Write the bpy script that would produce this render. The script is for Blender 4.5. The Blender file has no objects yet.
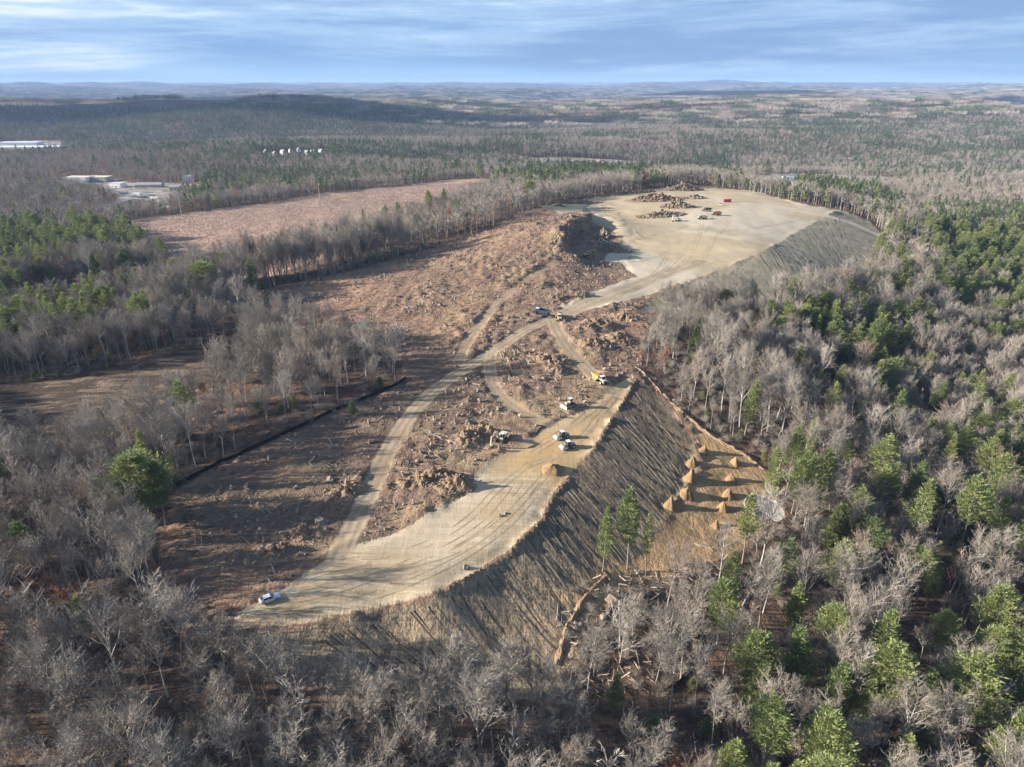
import bpy, math, random
import numpy as np
from mathutils import Vector, Matrix
R = math.radians
SC = bpy.context.scene
COL = SC.collection
rng = np.random.default_rng(7)
random.seed(7)

# ------------------------------------------------------------------ camera, sky, sun, exposure
FPX, CH, PITCH = 683.0, 110.0, math.atan((383.5 - 81.0) / 683.0)
cam = bpy.data.cameras.new('camera'); camo = bpy.data.objects.new('camera', cam); COL.objects.link(camo)
cam.sensor_width = 36.0; cam.lens = 36.0 * FPX / 1024.0
cam.clip_start = 1.0; cam.clip_end = 120000.0
camo.location = (0, 0, CH); camo.rotation_euler = (R(90) - PITCH, 0, 0)
SC.camera = camo
SUN_EL, SUN_AZ = R(18.5), R(4.0)          # light comes from -x, a touch from behind the camera
sv = Vector((-math.cos(SUN_EL) * math.cos(SUN_AZ), -math.cos(SUN_EL) * math.sin(SUN_AZ), math.sin(SUN_EL)))
sl = bpy.data.lights.new('sun', 'SUN'); so = bpy.data.objects.new('sun', sl); COL.objects.link(so)
sl.energy = 5.0; sl.angle = R(0.5); sl.color = (1.0, 0.91, 0.79)
so.location = (-200, 0, 300); so.rotation_euler = sv.to_track_quat('Z', 'Y').to_euler()
SC.view_settings.view_transform = 'Standard'; SC.view_settings.look = 'None'
SC.view_settings.gamma = 1.0; SC.view_settings.exposure = 1.38
SC.view_settings.use_curve_mapping = False
SC.cycles.volume_bounces = 0
SC.cycles.max_bounces = 3; SC.cycles.diffuse_bounces = 1; SC.cycles.glossy_bounces = 1; SC.cycles.use_adaptive_sampling = True

W = bpy.data.worlds.new('World'); SC.world = W; W.use_nodes = True
nt = W.node_tree; nt.nodes.clear()

class NT:
    """small helper to write node trees"""
    def __init__(s, tree): s.t = tree
    def n(s, kind, **kw):
        nd = s.t.nodes.new(kind)
        for k, v in kw.items():
            if k.startswith('i_'):
                nd.inputs[k[2:]].default_value = v
            else: setattr(nd, k, v)
        return nd
    def l(s, a, b): s.t.links.new(a, b)
    def math(s, op, a, b=None, c=None, clamp=False):
        nd = s.t.nodes.new('ShaderNodeMath'); nd.operation = op; nd.use_clamp = clamp
        for i, v in enumerate((a, b, c)):
            if v is None: continue
            if isinstance(v, (int, float)): nd.inputs[i].default_value = v
            else: s.l(v, nd.inputs[i])
        return nd.outputs[0]
    def mix(s, fac, a, b, blend='MIX'):
        nd = s.t.nodes.new('ShaderNodeMix'); nd.data_type = 'RGBA'; nd.blend_type = blend
        if isinstance(fac, (int, float)): nd.inputs[0].default_value = fac
        else: s.l(fac, nd.inputs[0])
        for i, v in ((6, a), (7, b)):
            if isinstance(v, tuple): nd.inputs[i].default_value = (*v[:3], 1)
            else: s.l(v, nd.inputs[i])
        return nd.outputs[2]
    def ss(s, v, lo, hi, to0=0.0, to1=1.0):
        nd = s.t.nodes.new('ShaderNodeMapRange'); nd.interpolation_type = 'SMOOTHSTEP'
        s.l(v, nd.inputs[0]); nd.inputs[1].default_value = lo; nd.inputs[2].default_value = hi
        nd.inputs[3].default_value = to0; nd.inputs[4].default_value = to1
        return nd.outputs[0]
    def noise(s, vec, scale, detail=3.0, rough=0.55, dist=0.0, off=None):
        nd = s.t.nodes.new('ShaderNodeTexNoise'); nd.inputs['Scale'].default_value = scale
        nd.inputs['Detail'].default_value = detail; nd.inputs['Roughness'].default_value = rough
        nd.inputs['Distortion'].default_value = dist
        if vec is not None: s.l(vec, nd.inputs['Vector'])
        return nd.outputs[0]
    def mapping(s, vec, loc=(0,0,0), rot=(0,0,0), sca=(1,1,1)):
        nd = s.t.nodes.new('ShaderNodeMapping'); s.l(vec, nd.inputs[0])
        nd.inputs[1].default_value = loc; nd.inputs[2].default_value = rot; nd.inputs[3].default_value = sca
        return nd.outputs[0]

h = NT(nt)
sky = h.n('ShaderNodeTexSky', sky_type='NISHITA', sun_disc=False, sun_elevation=SUN_EL, sun_rotation=R(270) + SUN_AZ * -1,
          altitude=200.0, air_density=1.0, dust_density=0.6, ozone_density=1.5)
tc = h.n('ShaderNodeTexCoord')
gen = tc.outputs['Generated']
sx = h.n('ShaderNodeSeparateXYZ'); h.l(gen, sx.inputs[0])
el = sx.outputs[2]
c1 = h.noise(h.mapping(gen, loc=(1.4, 5, 3.9), sca=(2.2, 2.2, 24)), 1.0, 8.0, .62, .5)
c2 = h.noise(h.mapping(gen, loc=(0.3, 1, 2.7), sca=(6, 6, 60)), 1.0, 6.0, .6, .2)
c3 = h.noise(h.mapping(gen, loc=(7.3, 2, 0.2), sca=(1.3, 1.3, 18)), 1.0, 2.0, .5, .0)
base = h.mix(h.ss(el, -0.01, 0.045), (0.165, 0.270, 0.410), (0.098, 0.172, 0.305))
base = h.mix(h.ss(c3, .35, .65), base, (0.100, 0.165, 0.285))
left = h.ss(sx.outputs[0], .25, -.6)                              # brighter towards the sun's side
m1 = h.math('ADD', h.math('MULTIPLY', c1, .75), h.math('MULTIPLY', c2, .25))
m1 = h.math('ADD', m1, h.math('MULTIPLY', left, .09))
edge = h.ss(el, .035, .095, 0, .06)
m1 = h.math('ADD', m1, edge)
base = h.mix(h.ss(m1, .48, .66, 0, .6), base, (0.215, 0.305, 0.410))
base = h.mix(h.ss(m1, .62, .76, 0, .6), base, (0.42, 0.45, 0.48))
cover = h.ss(el, .085, .30, .97, .10)
bg1 = h.n('ShaderNodeBackground'); h.l(sky.outputs[0], bg1.inputs[0]); bg1.inputs[1].default_value = 0.075
bg2 = h.n('ShaderNodeBackground'); h.l(base, bg2.inputs[0]); bg2.inputs[1].default_value = 1.0
ms = h.n('ShaderNodeMixShader'); h.l(cover, ms.inputs[0]); h.l(bg1.outputs[0], ms.inputs[1]); h.l(bg2.outputs[0], ms.inputs[2])
wo = h.n('ShaderNodeOutputWorld'); h.l(ms.outputs[0], wo.inputs[0])

# ------------------------------------------------------------------ projection between picture and place
cp, sp = math.cos(PITCH), math.sin(PITCH)
def ray(px, py):
    a = (px - 512.0) / FPX; b = (383.5 - py) / FPX
    return np.array([a, cp + b * sp, -sp + b * cp])
def at_z(px, py, z):
    d = ray(px, py); t = (z - CH) / d[2]; return np.array([d[0] * t, d[1] * t])
def project(x, y, z):
    dz = z - CH
    dep = y * cp - dz * sp
    up = y * sp + dz * cp
    dep = np.maximum(dep, 1e-3)
    return 512 + FPX * x / dep, 383.5 - FPX * up / dep, dep

# ------------------------------------------------------------------ numeric noise
def _hash(ix, iy, s):
    v = (ix.astype(np.int64) * 374761393 + iy.astype(np.int64) * 668265263 + s * 974634777) & 0xffffffff
    v = ((v ^ (v >> 13)) * 1274126177) & 0xffffffff
    v = v ^ (v >> 16)
    return (v & 0xffff) / 65535.0
def vnoise(x, y, s=0):
    ix = np.floor(x); iy = np.floor(y); fx = x - ix; fy = y - iy
    fx = fx * fx * (3 - 2 * fx); fy = fy * fy * (3 - 2 * fy)
    ix = ix.astype(np.int64); iy = iy.astype(np.int64)
    a = _hash(ix, iy, s); b = _hash(ix + 1, iy, s); c = _hash(ix, iy + 1, s); d = _hash(ix + 1, iy + 1, s)
    return (a + (b - a) * fx) * (1 - fy) + (c + (d - c) * fx) * fy
def fbm(x, y, o=4, s=0):
    r = 0; a = .5; t = 0; x, y = .838 * x - .545 * y, .545 * x + .838 * y
    for k in range(o):
        r = r + a * vnoise(x, y, s + k * 17); t += a; a *= .5; x, y = (.737 * x - .676 * y) * 2.03 + 5.1, (.676 * x + .737 * y) * 2.03 + 3.7
    return r / t
def sstep(v, a, b):
    t = np.clip((v - a) / (b - a), 0, 1); return t * t * (3 - 2 * t)

# ------------------------------------------------------------------ lie of the land
CPT = [(240,612,0),(350,600,0),(300,605,0),(400,575,0),(400,545,0),(500,470,0),(480,520,0),(500,545,0),(530,520,0),(570,450,.3),(560,470,0),(590,425,.5),(440,525,0),(345,565,0),(430,595,-.3),(300,580,0),(545,430,.6),(450,560,0),(540,500,0),(600,440,.5),(632,378,1),(400,450,1),(300,500,0),(200,530,-1),(180,600,-1),
 (480,400,2),(400,340,2),(330,290,1),(560,315,5),(640,320,4),(500,270,8),(566,228,23),(545,210,16),(575,214,17),(566,246,15),(612,212,5.6),(636,222,5.6),(655,235,5.6),(602,264,5.2),(640,255,5),(450,245,6),(618,245,5),(700,215,7),
 (640,190,8),(760,195,6),(830,212,2),(700,280,2),(760,250,5),(590,300,5),(300,650,-4),(400,640,-6),(500,640,-8),(560,640,-9),(640,570,-9),
 (700,520,-9),(700,470,-7),(660,405,-3),(750,470,-9),(760,508,-10),(770,540,-11),(850,600,-16),(1000,700,-18),(1000,500,-24),(900,400,-24),
 (1000,300,-30),(880,290,-14),(880,235,-10),(760,360,-9),(700,340,-4),(850,340,-14),(1000,220,-32),(900,180,-30),(500,740,-10),(300,740,-8),
 (100,740,-8),(700,740,-14),(50,600,-5),(50,500,-5),(150,450,-3),(100,380,-6),(250,420,-1),(200,300,-6),(50,260,-12),(250,250,-6),(250,220,-8),
 (400,200,-8),(480,180,-10),(100,215,-15),(0,200,-18),(600,175,-10),(700,178,-6),(760,172,-18),(300,160,-26),(500,152,-28),(800,155,-34),
 (100,172,-24),(640,160,-26),(512,1500,-10),(100,1500,-8),(900,1500,-16),(-200,500,-8),(1250,500,-30),(-150,200,-20),(1200,220,-34)]
_P = np.array([at_z(a, b, c) for a, b, c in CPT]); _Z = np.array([c for a, b, c in CPT], float)
_D = np.sqrt(((_P[:, None] - _P[None]) ** 2).sum(-1) + 25.0)
_n = len(_P); _A = np.zeros((_n + 1, _n + 1)); _A[:_n, :_n] = -_D + np.eye(_n) * 1.5; _A[:_n, _n] = 1; _A[_n, :_n] = 1
_w = np.linalg.solve(_A, np.append(_Z, 0))
def far_h(x, y):
    d = np.sqrt(x * x + y * y)
    big = fbm(x / 1700 + 3.3, y / 760 + 1.7, 5, 11) - .5
    amp = 80 + 130 * sstep(d, 1200, 4200) + 90 * sstep(d, 8000, 18000)
    z = -40 + np.sign(big) * np.abs(big * 2) ** .85 * .5 * amp * 1.25 - 12 * sstep(d, 2000, 6000)
    z = z + 52 * np.exp(-((x + 1500) / 1150) ** 4 - ((y - 2750 - .12 * x) / 360) ** 2)     # long ridge at the left
    z = z + 20 * np.exp(-((x + 350) / 480) ** 2 - ((y - 1500) / 260) ** 2)
    z = z + 16 * np.exp(-((x - 250) / 420) ** 2 - ((y - 1750) / 260) ** 2)
    z = z - 12 * np.exp(-((x + 200) / 1500) ** 2 - ((y - 3900) / 900) ** 2)
    z = z + 75 * np.exp(-((x - 5200) / 3800) ** 2 - ((y - 17500) / 1800) ** 2) + 60 * np.exp(-((x + 8200) / 4200) ** 2 - ((y - 12500) / 1500) ** 2)
    z = z + 70 * np.exp(-((x - 500) / 2500) ** 2 - ((y - 16000) / 1500) ** 2)
    return z
def hb(x, y):
    x = np.asarray(x, float); y = np.asarray(y, float)
    shp = x.shape; x = x.ravel(); y = y.ravel()
    zn = np.zeros(len(x)); m = (np.abs(x) < 1600) & (y > -700) & (y < 1500)
    q = np.full(len(x), _w[_n])
    if m.any():
        xm, ym = x[m], y[m]; acc = np.full(len(xm), _w[_n])
        for i in range(_n):
            acc -= _w[i] * np.sqrt((xm - _P[i, 0]) ** 2 + (ym - _P[i, 1]) ** 2 + 25.0)
        q[m] = acc
    f = sstep(y, 900, 1350) + sstep(np.abs(x), 900, 1500) + sstep(-y, 200, 600); f = np.clip(f, 0, 1)
    z = q * (1 - f) + far_h(x, y) * f
    return z.reshape(shp)
def ground(px, py, extra=0.0):
    """first point of the picture ray that lies `extra` above the land"""
    d = ray(px, py)
    t = 60 * np.exp(np.linspace(0, math.log(500), 1500))
    x, y, z = d[0] * t, d[1] * t, CH + d[2] * t
    below = z < hb(x, y) + extra
    if not below.any(): k = len(t) - 1
    else: k = int(np.argmax(below))
    lo, hi = t[max(k - 1, 0)], t[k]
    for _ in range(14):
        m = .5 * (lo + hi)
        if CH + d[2] * m < float(hb(d[0] * m, d[1] * m)) + extra: hi = m
        else: lo = m
    return np.array([d[0] * hi, d[1] * hi])
def poly_w(pts, n=3):
    out = []
    for (a, b), (c, d) in zip(pts, pts[1:] + pts[:1]):
        k = max(1, int(math.hypot(c - a, d - b) / 18))
        for j in range(k): out.append(ground(a + (c - a) * j / k, b + (d - b) * j / k))
    return np.array(out)
def line_w(pts):
    out = []
    for (a, b), (c, d) in zip(pts, pts[1:]):
        k = max(1, int(math.hypot(c - a, d - b) / 12))
        for j in range(k): out.append(ground(a + (c - a) * j / k, b + (d - b) * j / k))
    out.append(ground(*pts[-1])); return np.array(out)
def smooth_line(P, it=2):
    for _ in range(it):
        Q = P.copy(); Q[1:-1] = .25 * P[:-2] + .5 * P[1:-1] + .25 * P[2:]; P = Q
    return P
def seg_dist(x, y, P, closed):
    d2 = np.full(x.shape, 1e12); ins = np.zeros(x.shape, bool)
    n = len(P)
    for i in range(n if closed else n - 1):
        ax, ay = P[i]; bx, by = P[(i + 1) % n]
        ex, ey = bx - ax, by - ay; L = ex * ex + ey * ey + 1e-9
        t = np.clip(((x - ax) * ex + (y - ay) * ey) / L, 0, 1)
        d2 = np.minimum(d2, (x - ax - t * ex) ** 2 + (y - ay - t * ey) ** 2)
        if closed:
            c = ((ay > y) != (by > y)) & (x < ex * (y - ay) / (ey if abs(ey) > 1e-9 else 1e-9) + ax)
            ins ^= c
    return np.sqrt(d2), ins
def sdf(x, y, P, far=-40.0):
    """signed distance in metres, positive inside, computed only near the polygon"""
    out = np.full(x.shape, far)
    lo = P.min(0) - 40; hi = P.max(0) + 40
    m = (x > lo[0]) & (x < hi[0]) & (y > lo[1]) & (y < hi[1])
    if m.any():
        d, i = seg_dist(x[m], y[m], P, True); out[m] = np.clip(np.where(i, d, -d), -40, 40)
    return out
def ldist(x, y, P, far=60.0):
    out = np.full(x.shape, far); lo = P.min(0) - 60; hi = P.max(0) + 60
    m = (x > lo[0]) & (x < hi[0]) & (y > lo[1]) & (y < hi[1])
    if m.any(): out[m] = np.minimum(seg_dist(x[m], y[m], P, False)[0], far)
    return out

# ------------------------------------------------------------------ zones, traced and then laid on the land
Z = {}
Z['site'] = poly_w([(176,492),(215,465),(262,447),(345,408),(398,383),(402,362),(372,346),(310,338),(262,328),(240,308),(262,290),(300,282),
  (345,272),(400,258),(450,242),(492,229),(520,213),(560,203),(600,196),(640,190),(690,184),(740,190),(800,202),(842,210),(872,222),(884,240),
  (872,262),(872,285),(850,300),(800,312),(740,312),(690,316),(652,326),(642,345),(643,368),(655,380),(690,418),(730,445),(764,466),(778,500),
  (768,528),(740,548),(706,568),(660,590),(612,598),(590,640),(565,690),(500,704),(420,706),(330,700),(262,680),(215,650),(182,622),(165,590),(160,540)])
Z['sand'] = poly_w([(634,374),(612,388),(590,408),(560,420),(528,440),(500,455),(480,468),(466,494),(440,508),(400,530),(344,550),(288,586),(238,612),
  (232,628),(300,625),(360,612),(420,600),(470,577),(510,550),(540,520),(552,494),(570,474),(594,448),(612,418),(630,392)])
Z['hill'] = poly_w([(540,206),(600,198),(630,192),(690,188),(750,190),(800,204),(842,211),(812,224),(790,236),(762,252),(720,270),(690,281),(640,297),(602,308),
  (572,312),(560,306),(598,290),(636,276),(622,262),(600,258),(622,244),(612,226),(590,214),(560,214)])
Z['slope'] = poly_w([(638,378),(618,412),(598,446),(574,474),(556,496),(543,523),(512,553),(472,580),(420,604),(360,616),(300,630),(240,632),(260,668),(330,696),
  (430,702),(540,698),(575,650),(604,596),(632,575),(652,540),(676,500),(698,470),(694,444),(672,412),(652,388)])
Z['ochre'] = poly_w([(690,424),(730,446),(764,466),(780,500),(770,530),(740,548),(704,568),(664,588),(640,592),(600,600),(560,600),(600,560),(640,560),(668,520),(690,488),(704,468),(698,444)])
Z['flank'] = poly_w([(842,212),(800,226),(764,252),(722,270),(690,284),(650,300),(640,312),(700,316),(760,312),(860,300),(874,285),(874,262),(886,240),(870,222)])
Z['meadow'] = poly_w([(120,222),(190,212),(260,204),(330,192),(400,186),(455,179),(492,179),(490,190),(440,207),(384,226),(330,254),(262,279),(200,280),(150,262)])
Z['glade'] = poly_w([(-60,388),(60,378),(130,366),(200,345),(246,338),(240,372),(205,405),(150,428),(80,444),(-60,462)])
Z['strip'] = poly_w([(-40,300),(60,290),(150,276),(230,262),(246,272),(170,290),(70,312),(-40,330)])
Z['yard'] = poly_w([(62,180),(100,176),(130,182),(200,184),(204,190),(176,200),(168,208),(124,212),(112,196),(90,190)])
Z['lots'] = poly_w([(262,152),(326,151),(326,158),(262,159)])
Z['quarry'] = poly_w([(515,158),(560,157),(622,160),(640,165),(600,167),(540,165)])
Z['far_yard'] = poly_w([(730,178),(790,173),(880,176),(912,180),(905,184),(800,184),(792,192),(760,190)])
Z['store'] = poly_w([(-60,142),(62,140),(60,152),(-60,156)])
RD = {}
RD['a'] = smooth_line(line_w([(338,560),(352,530),(366,500),(382,465),(392,440),(404,420),(426,396),(452,376),(474,364),(500,346),(528,327),(560,315)]), 3)
RD['b'] = smooth_line(line_w([(552,318),(562,345),(578,362),(600,380),(612,392)]), 2)
RD['c'] = smooth_line(line_w([(560,316),(596,300),(632,287),(668,272),(700,262)]), 2)
RD['d'] = smooth_line(line_w([(458,364),(462,345),(484,318),(510,290),(538,272),(556,262)]), 2)
RD['e'] = smooth_line(line_w([(492,350),(484,372),(488,388),(504,402),(530,418),(548,424)]), 2)
RD['f'] = smooth_line(line_w([(884,238),(850,222),(820,215),(770,206),(735,203)]), 1)
RW = {'a': 3.1, 'b': 3.2, 'c': 5.5, 'd': 2.4, 'e': 2.6, 'f': 4.0}
MOUNDS = [(704,452,2.3),(692,464,2.6),(690,480,2.9),(687,496,2.9),(670,506,2.5),(735,463,2.3),(731,480,2.3),(728,496,2.5),(723,509,2.3),(716,526,1.8)]
MW = [(*ground(a, b), r) for a, b, r in MOUNDS]
BASIN = ground(765, 508)
Z['cut'] = poly_w([(590,200),(585,209),(592,215),(586,222),(570,224),(563,232),(572,240),(566,250),(582,258),(592,268),(612,270),(636,260),(642,240),(628,222),(610,204)])

CUTX = (float(ground(604, 238)[0]), float(ground(636, 238)[0]))
def detail_h(x, y, sd, dep, base):
    """relief on top of the smooth land"""
    z = np.zeros_like(x)
    ins = sstep(sd['site'], -2, 4)
    soft = np.maximum.reduce([sstep(sd['sand'], -1, 3), sstep(sd['hill'], -1, 4), sstep(sd['flank'], -1, 4), sd['roadm']])
    rough = ins * (1 - soft) * (1 - sstep(sd['slope'], -1, 2)) * (1 - sstep(sd['ochre'], -1, 2))
    n1 = fbm(x / 9, y / 9, 4, 3) - .5; n2 = fbm(x / 2.6, y / 2.6, 3, 9) - .5
    lump = sstep(fbm(x / 26, y / 26, 2, 31), .42, .7)
    z += rough * (n1 * 1.8 + n2 * (.6 + 1.9 * lump) + lump * .6)
    z += ins * soft * ((fbm(x / 14, y / 14, 2, 5) - .5) * .7)
    sl = sstep(sd['slope'], 0, 3)
    z += sl * ((fbm((x * .55 + y * .83) / 2.2, (x * .83 - y * .55) / 16, 3, 21) - .5) * 1.1)
    z += sstep(sd['ochre'], 0, 3) * ((fbm(x / 5, y / 5, 3, 8) - .5) * .7)
    z += (1 - ins) * (fbm(x / 18, y / 18, 3, 41) - .5) * 2.0 * (1 - sstep(dep, 900, 1500))
    # bank along the top of the fill, pushed up soil
    z += .75 * np.exp(-((sd['slope'] + .4) / .9) ** 2) * sstep(fbm(x / 6, y / 6, 3, 77), .42, .62) * (sd['sand'] > -6)
    # lower pad is cut into the field on its far side
    z += .9 * np.exp(-((sd['sand'] + 2.2) / 1.6) ** 2) * fbm(x / 8, y / 8, 3, 78) * (sd['slope'] < -6)
    # quarried face: the knoll above, cut on its right-hand side
    dc, ci = sd['cut']
    tt = sstep(x, CUTX[0], CUTX[1])
    z = z * (1 - ci * (1 - tt)) + (5.6 - base) * ci * (base > 5.6) * (1 - tt) + (fbm(x / 5, y / 5, 3, 92) - .5) * 1.0 * ci
    z += 2.5 * np.exp(-(dc / 6.0) ** 2) * (1 - ci) * sstep(base, 9, 12) * (fbm(x / 6, y / 6, 3, 91))
    for mx, my, r in MW:
        d = np.sqrt((x - mx) ** 2 + ((y - my)) ** 2)
        z -= .35 * np.exp(-((d - r * 1.3) / 1.2) ** 2)
    d = np.sqrt((x - BASIN[0]) ** 2 + (y - BASIN[1]) ** 2)
    z -= .5 * (1 - sstep(d, 5.4, 6.6))
    return z

# ------------------------------------------------------------------ land mesh
def axis_x():
    a = [0.0]; 
    while a[-1] < 40000:
        v = a[-1]; st = 1.15 if v < 150 else 1.15 + (v - 150) * .0075 if v < 700 else max(5.3, (v - 700) * .03 + 5.3)
        a.append(v + st)
    a = np.array(a); return np.concatenate([-a[:0:-1], a])
def axis_y():
    a = [-700.0]
    while a[-1] < 75: a.append(a[-1] + max(1.1, (75 - a[-1]) * .06))
    while a[-1] < 60000:
        v = a[-1]; st = 1.1 if v < 260 else 1.1 + (v - 260) * .0042 if v < 1100 else 4.6 + (v - 1100) * .0125
        a.append(v + st)
    return np.array(a)
AX, AY = axis_x(), axis_y()
GX, GY = np.meshgrid(AX, AY)
def fields(X, Y):
    """distances to every zone + finished height, for arrays of points"""
    sd = {k: sdf(X, Y, P) for k, P in Z.items() if k != 'cut'}
    lo = Z['cut'].min(0) - 30; hi = Z['cut'].max(0) + 30
    m = (X > lo[0]) & (X < hi[0]) & (Y > lo[1]) & (Y < hi[1])
    dc = np.full(X.shape, 99.0); ci = np.zeros(X.shape)
    if m.any():
        wob = (fbm(X[m] / 7, Y[m] / 7, 3, 61) - .5) * 9
        d, i = seg_dist(X[m], Y[m], Z['cut'], True); s = np.where(i, d, -d) + wob
        dc[m] = np.abs(s); ci[m] = sstep(s, -2.2, 1.2)
    sd['cut'] = (dc, ci)
    rd = {k: ldist(X, Y, P) for k, P in RD.items()}
    sd['roadm'] = np.maximum.reduce([1 - sstep(rd[k] - RW[k], -.5, 1.5) for k in RD])
    base = hb(X, Y)
    z = base + detail_h(X, Y, sd, np.sqrt(X * X + Y * Y), base)
    return z, sd, rd
GZ, GSD, GRD = fields(GX, GY)
def zat(x, y):
    """height of the finished land mesh at a point (bilinear in the grid)"""
    x = np.atleast_1d(np.asarray(x, float)); y = np.atleast_1d(np.asarray(y, float))
    i = np.clip(np.searchsorted(AX, x) - 1, 0, len(AX) - 2); j = np.clip(np.searchsorted(AY, y) - 1, 0, len(AY) - 2)
    u = (x - AX[i]) / (AX[i + 1] - AX[i]); v = (y - AY[j]) / (AY[j + 1] - AY[j])
    return (GZ[j, i] * (1 - u) + GZ[j, i + 1] * u) * (1 - v) + (GZ[j + 1, i] * (1 - u) + GZ[j + 1, i + 1] * u) * v
def gz(x, y): return float(zat(x, y)[0])
def spot(px, py):
    p = ground(px, py); return Vector((p[0], p[1], gz(p[0], p[1])))

def mat(name):
    m = bpy.data.materials.new(name); m.use_nodes = True; m.node_tree.nodes.clear(); return m, NT(m.node_tree)
def finish(m, h, col, rough=.9, bump=None, bstr=.5, bdist=.3, spec=.15, metal=0.0):
    b = h.n('ShaderNodeBsdfPrincipled')
    if isinstance(col, tuple): b.inputs['Base Color'].default_value = (*col, 1)
    else: h.l(col, b.inputs['Base Color'])
    if isinstance(rough, (int, float)): b.inputs['Roughness'].default_value = rough
    else: h.l(rough, b.inputs['Roughness'])
    b.inputs['Specular IOR Level'].default_value = spec; b.inputs['Metallic'].default_value = metal
    if bump is not None:
        bn = h.n('ShaderNodeBump'); bn.inputs['Strength'].default_value = bstr; bn.inputs['Distance'].default_value = bdist
        h.l(bump, bn.inputs['Height']); h.l(bn.outputs[0], b.inputs['Normal'])
    o = h.n('ShaderNodeOutputMaterial'); h.l(b.outputs[0], o.inputs[0]); return m
def paint(name, c, rough=.5, spec=.4, metal=0.0, dirt=.35, scale=1.5):
    m, h = mat(name); g = h.n('ShaderNodeTexCoord').outputs['Object']
    n = h.ss(h.noise(g, scale, 5, .65), .45, .75, 0, dirt)
    col = h.mix(n, c, (.22, .17, .11)); v = h.noise(g, scale * .4, 2)
    col = h.mix(h.ss(v, .3, .7, 0, .18), col, (c[0] * .7, c[1] * .7, c[2] * .7))
    return finish(m, h, col, rough, spec=spec, metal=metal)

# --- soil material: every zone has its own colour, its edge broken up by noise
m_soil, h = mat('soil')
geo = h.n('ShaderNodeNewGeometry'); P = geo.outputs['Position']
_ac = {}
def attr(n):
    if n not in _ac: _ac[n] = h.n('ShaderNodeAttribute', attribute_name=n).outputs['Fac']
    return _ac[n]
nL = attr('n_large'); nM = h.ss(h.noise(P, .09, 3, .6), .25, .75); nS = h.noise(P, .45, 3, .65); nX = h.noise(P, 1.6, 3, .7)
nE = h.math('MULTIPLY', h.math('SUBTRACT', h.noise(P, .17, 3, .62), .5), 1.1); nE2 = h.math('SUBTRACT', h.noise(P, .9, 2, .65), .5)
def zone(n, amp=6.0, w=.6, off=0.0):
    v = h.math('ADD', attr(n), h.math('MULTIPLY', nE, amp)); v = h.math('ADD', v, h.math('MULTIPLY', nE2, amp * .35))
    if off: v = h.math('ADD', v, off)
    return h.ss(v, -w, w)
# forest floor
litter = h.mix(h.ss(nM, .35, .65), (.115, .080, .060), (.19, .118, .080))
litter = h.mix(h.ss(nS, .40, .66), litter, (.075, .056, .044))
litter = h.mix(h.ss(nX, .58, .75, 0, .7), litter, (.24, .15, .10))
# distant canopy seen from above, where single crowns are no longer drawn
dist = h.n('ShaderNodeVectorMath', operation='LENGTH'); h.l(P, dist.inputs[0]); dist = dist.outputs['Value']
fn = attr('n_far'); fn2 = attr('n_far2')
canopy = h.mix(h.ss(fn2, .38, .62), (.105, .083, .072), (.15, .115, .10))
canopy = h.mix(h.ss(h.math('ADD', h.math('MULTIPLY', fn, .7), h.math('MULTIPLY', fn2, .3)), .50, .60, 0, .85), canopy, (.035, .055, .025))
canopy = h.mix(h.ss(attr('n_field'), .70, .74, 0, .5), canopy, (.24, .20, .14))
col = h.mix(h.ss(dist, 2600, 5200), litter, canopy)
# cleared field: reddish slash, chipped wood and bare subsoil
br = h.mix(h.ss(nM, .35, .65), (.30, .18, .12), (.37, .232, .155))
br = h.mix(h.ss(nL, .38, .62), br, (.26, .17, .12))
br = h.mix(h.ss(nS, .42, .62, 0, .8), br, (.105, .075, .056))
br = h.mix(h.ss(nX, .55, .72, 0, .65), br, (.36, .27, .20))
br = h.mix(h.ss(attr('n_patch'), .57, .68, 0, .55), br, (.33, .24, .14))
wheel = h.noise(h.mapping(P, rot=(0, 0, R(-38)), sca=(.06, .9, 1)), 1.0, 3, .6)
br = h.mix(h.ss(wheel, .56, .68, 0, .35), br, (.33, .25, .17))
col = h.mix(zone('site', 5), col, br)
# left part of the field painted darker for the shadows of the trees
field_shade = h.ss(h.math('ADD', attr('dark'), h.math('MULTIPLY', nE, 30)), -10, 12, 0, .55)
col = h.mix(field_shade, col, (.115, .088, .068))
mead = h.mix(h.ss(nM, .35, .65), (.44, .30, .235), (.36, .235, .18)); mead = h.mix(h.ss(nS, .4, .65, 0, .35), mead, (.22, .15, .11))
mead = h.mix(h.ss(nL, .56, .68, 0, .35), mead, (.33, .27, .17))
col = h.mix(zone('meadow', 14, 3), col, mead)
glade_shade = h.mix(h.ss(h.noise(h.mapping(P, sca=(.03, .25, 1)), 1, 4, .6), .45, .62), (.07, .052, .04), (.19, .14, .10))  # dark streaks put tree shade into the glade and strip colour
col = h.mix(zone('glade', 8, 2), col, glade_shade); col = h.mix(zone('strip', 8, 2), col, glade_shade)
# hillside below the upper pad: seeded, mulched in bands
hs = h.noise(h.mapping(P, rot=(0, 0, R(24)), sca=(.5, .035, 1)), 1, 4, .65)
fl = h.mix(h.ss(hs, .38, .62), (.34, .29, .215), (.235, .205, .155)); fl = h.mix(h.ss(nM, .52, .66, 0, .6), fl, (.20, .205, .115))
fl = h.mix(h.ss(nX, .5, .7, 0, .4), fl, (.28, .23, .16))
col = h.mix(zone('flank', 3), col, fl)
# ochre subsoil at the toe of the slope
oc = h.mix(h.ss(nM, .4, .6), (.42, .28, .15), (.28, .19, .105)); oc = h.mix(h.ss(nX, .5, .7, 0, .5), oc, (.17, .11, .055))
oc = h.mix(h.ss(nS, .55, .7, 0, .5), oc, (.46, .35, .20))
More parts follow.
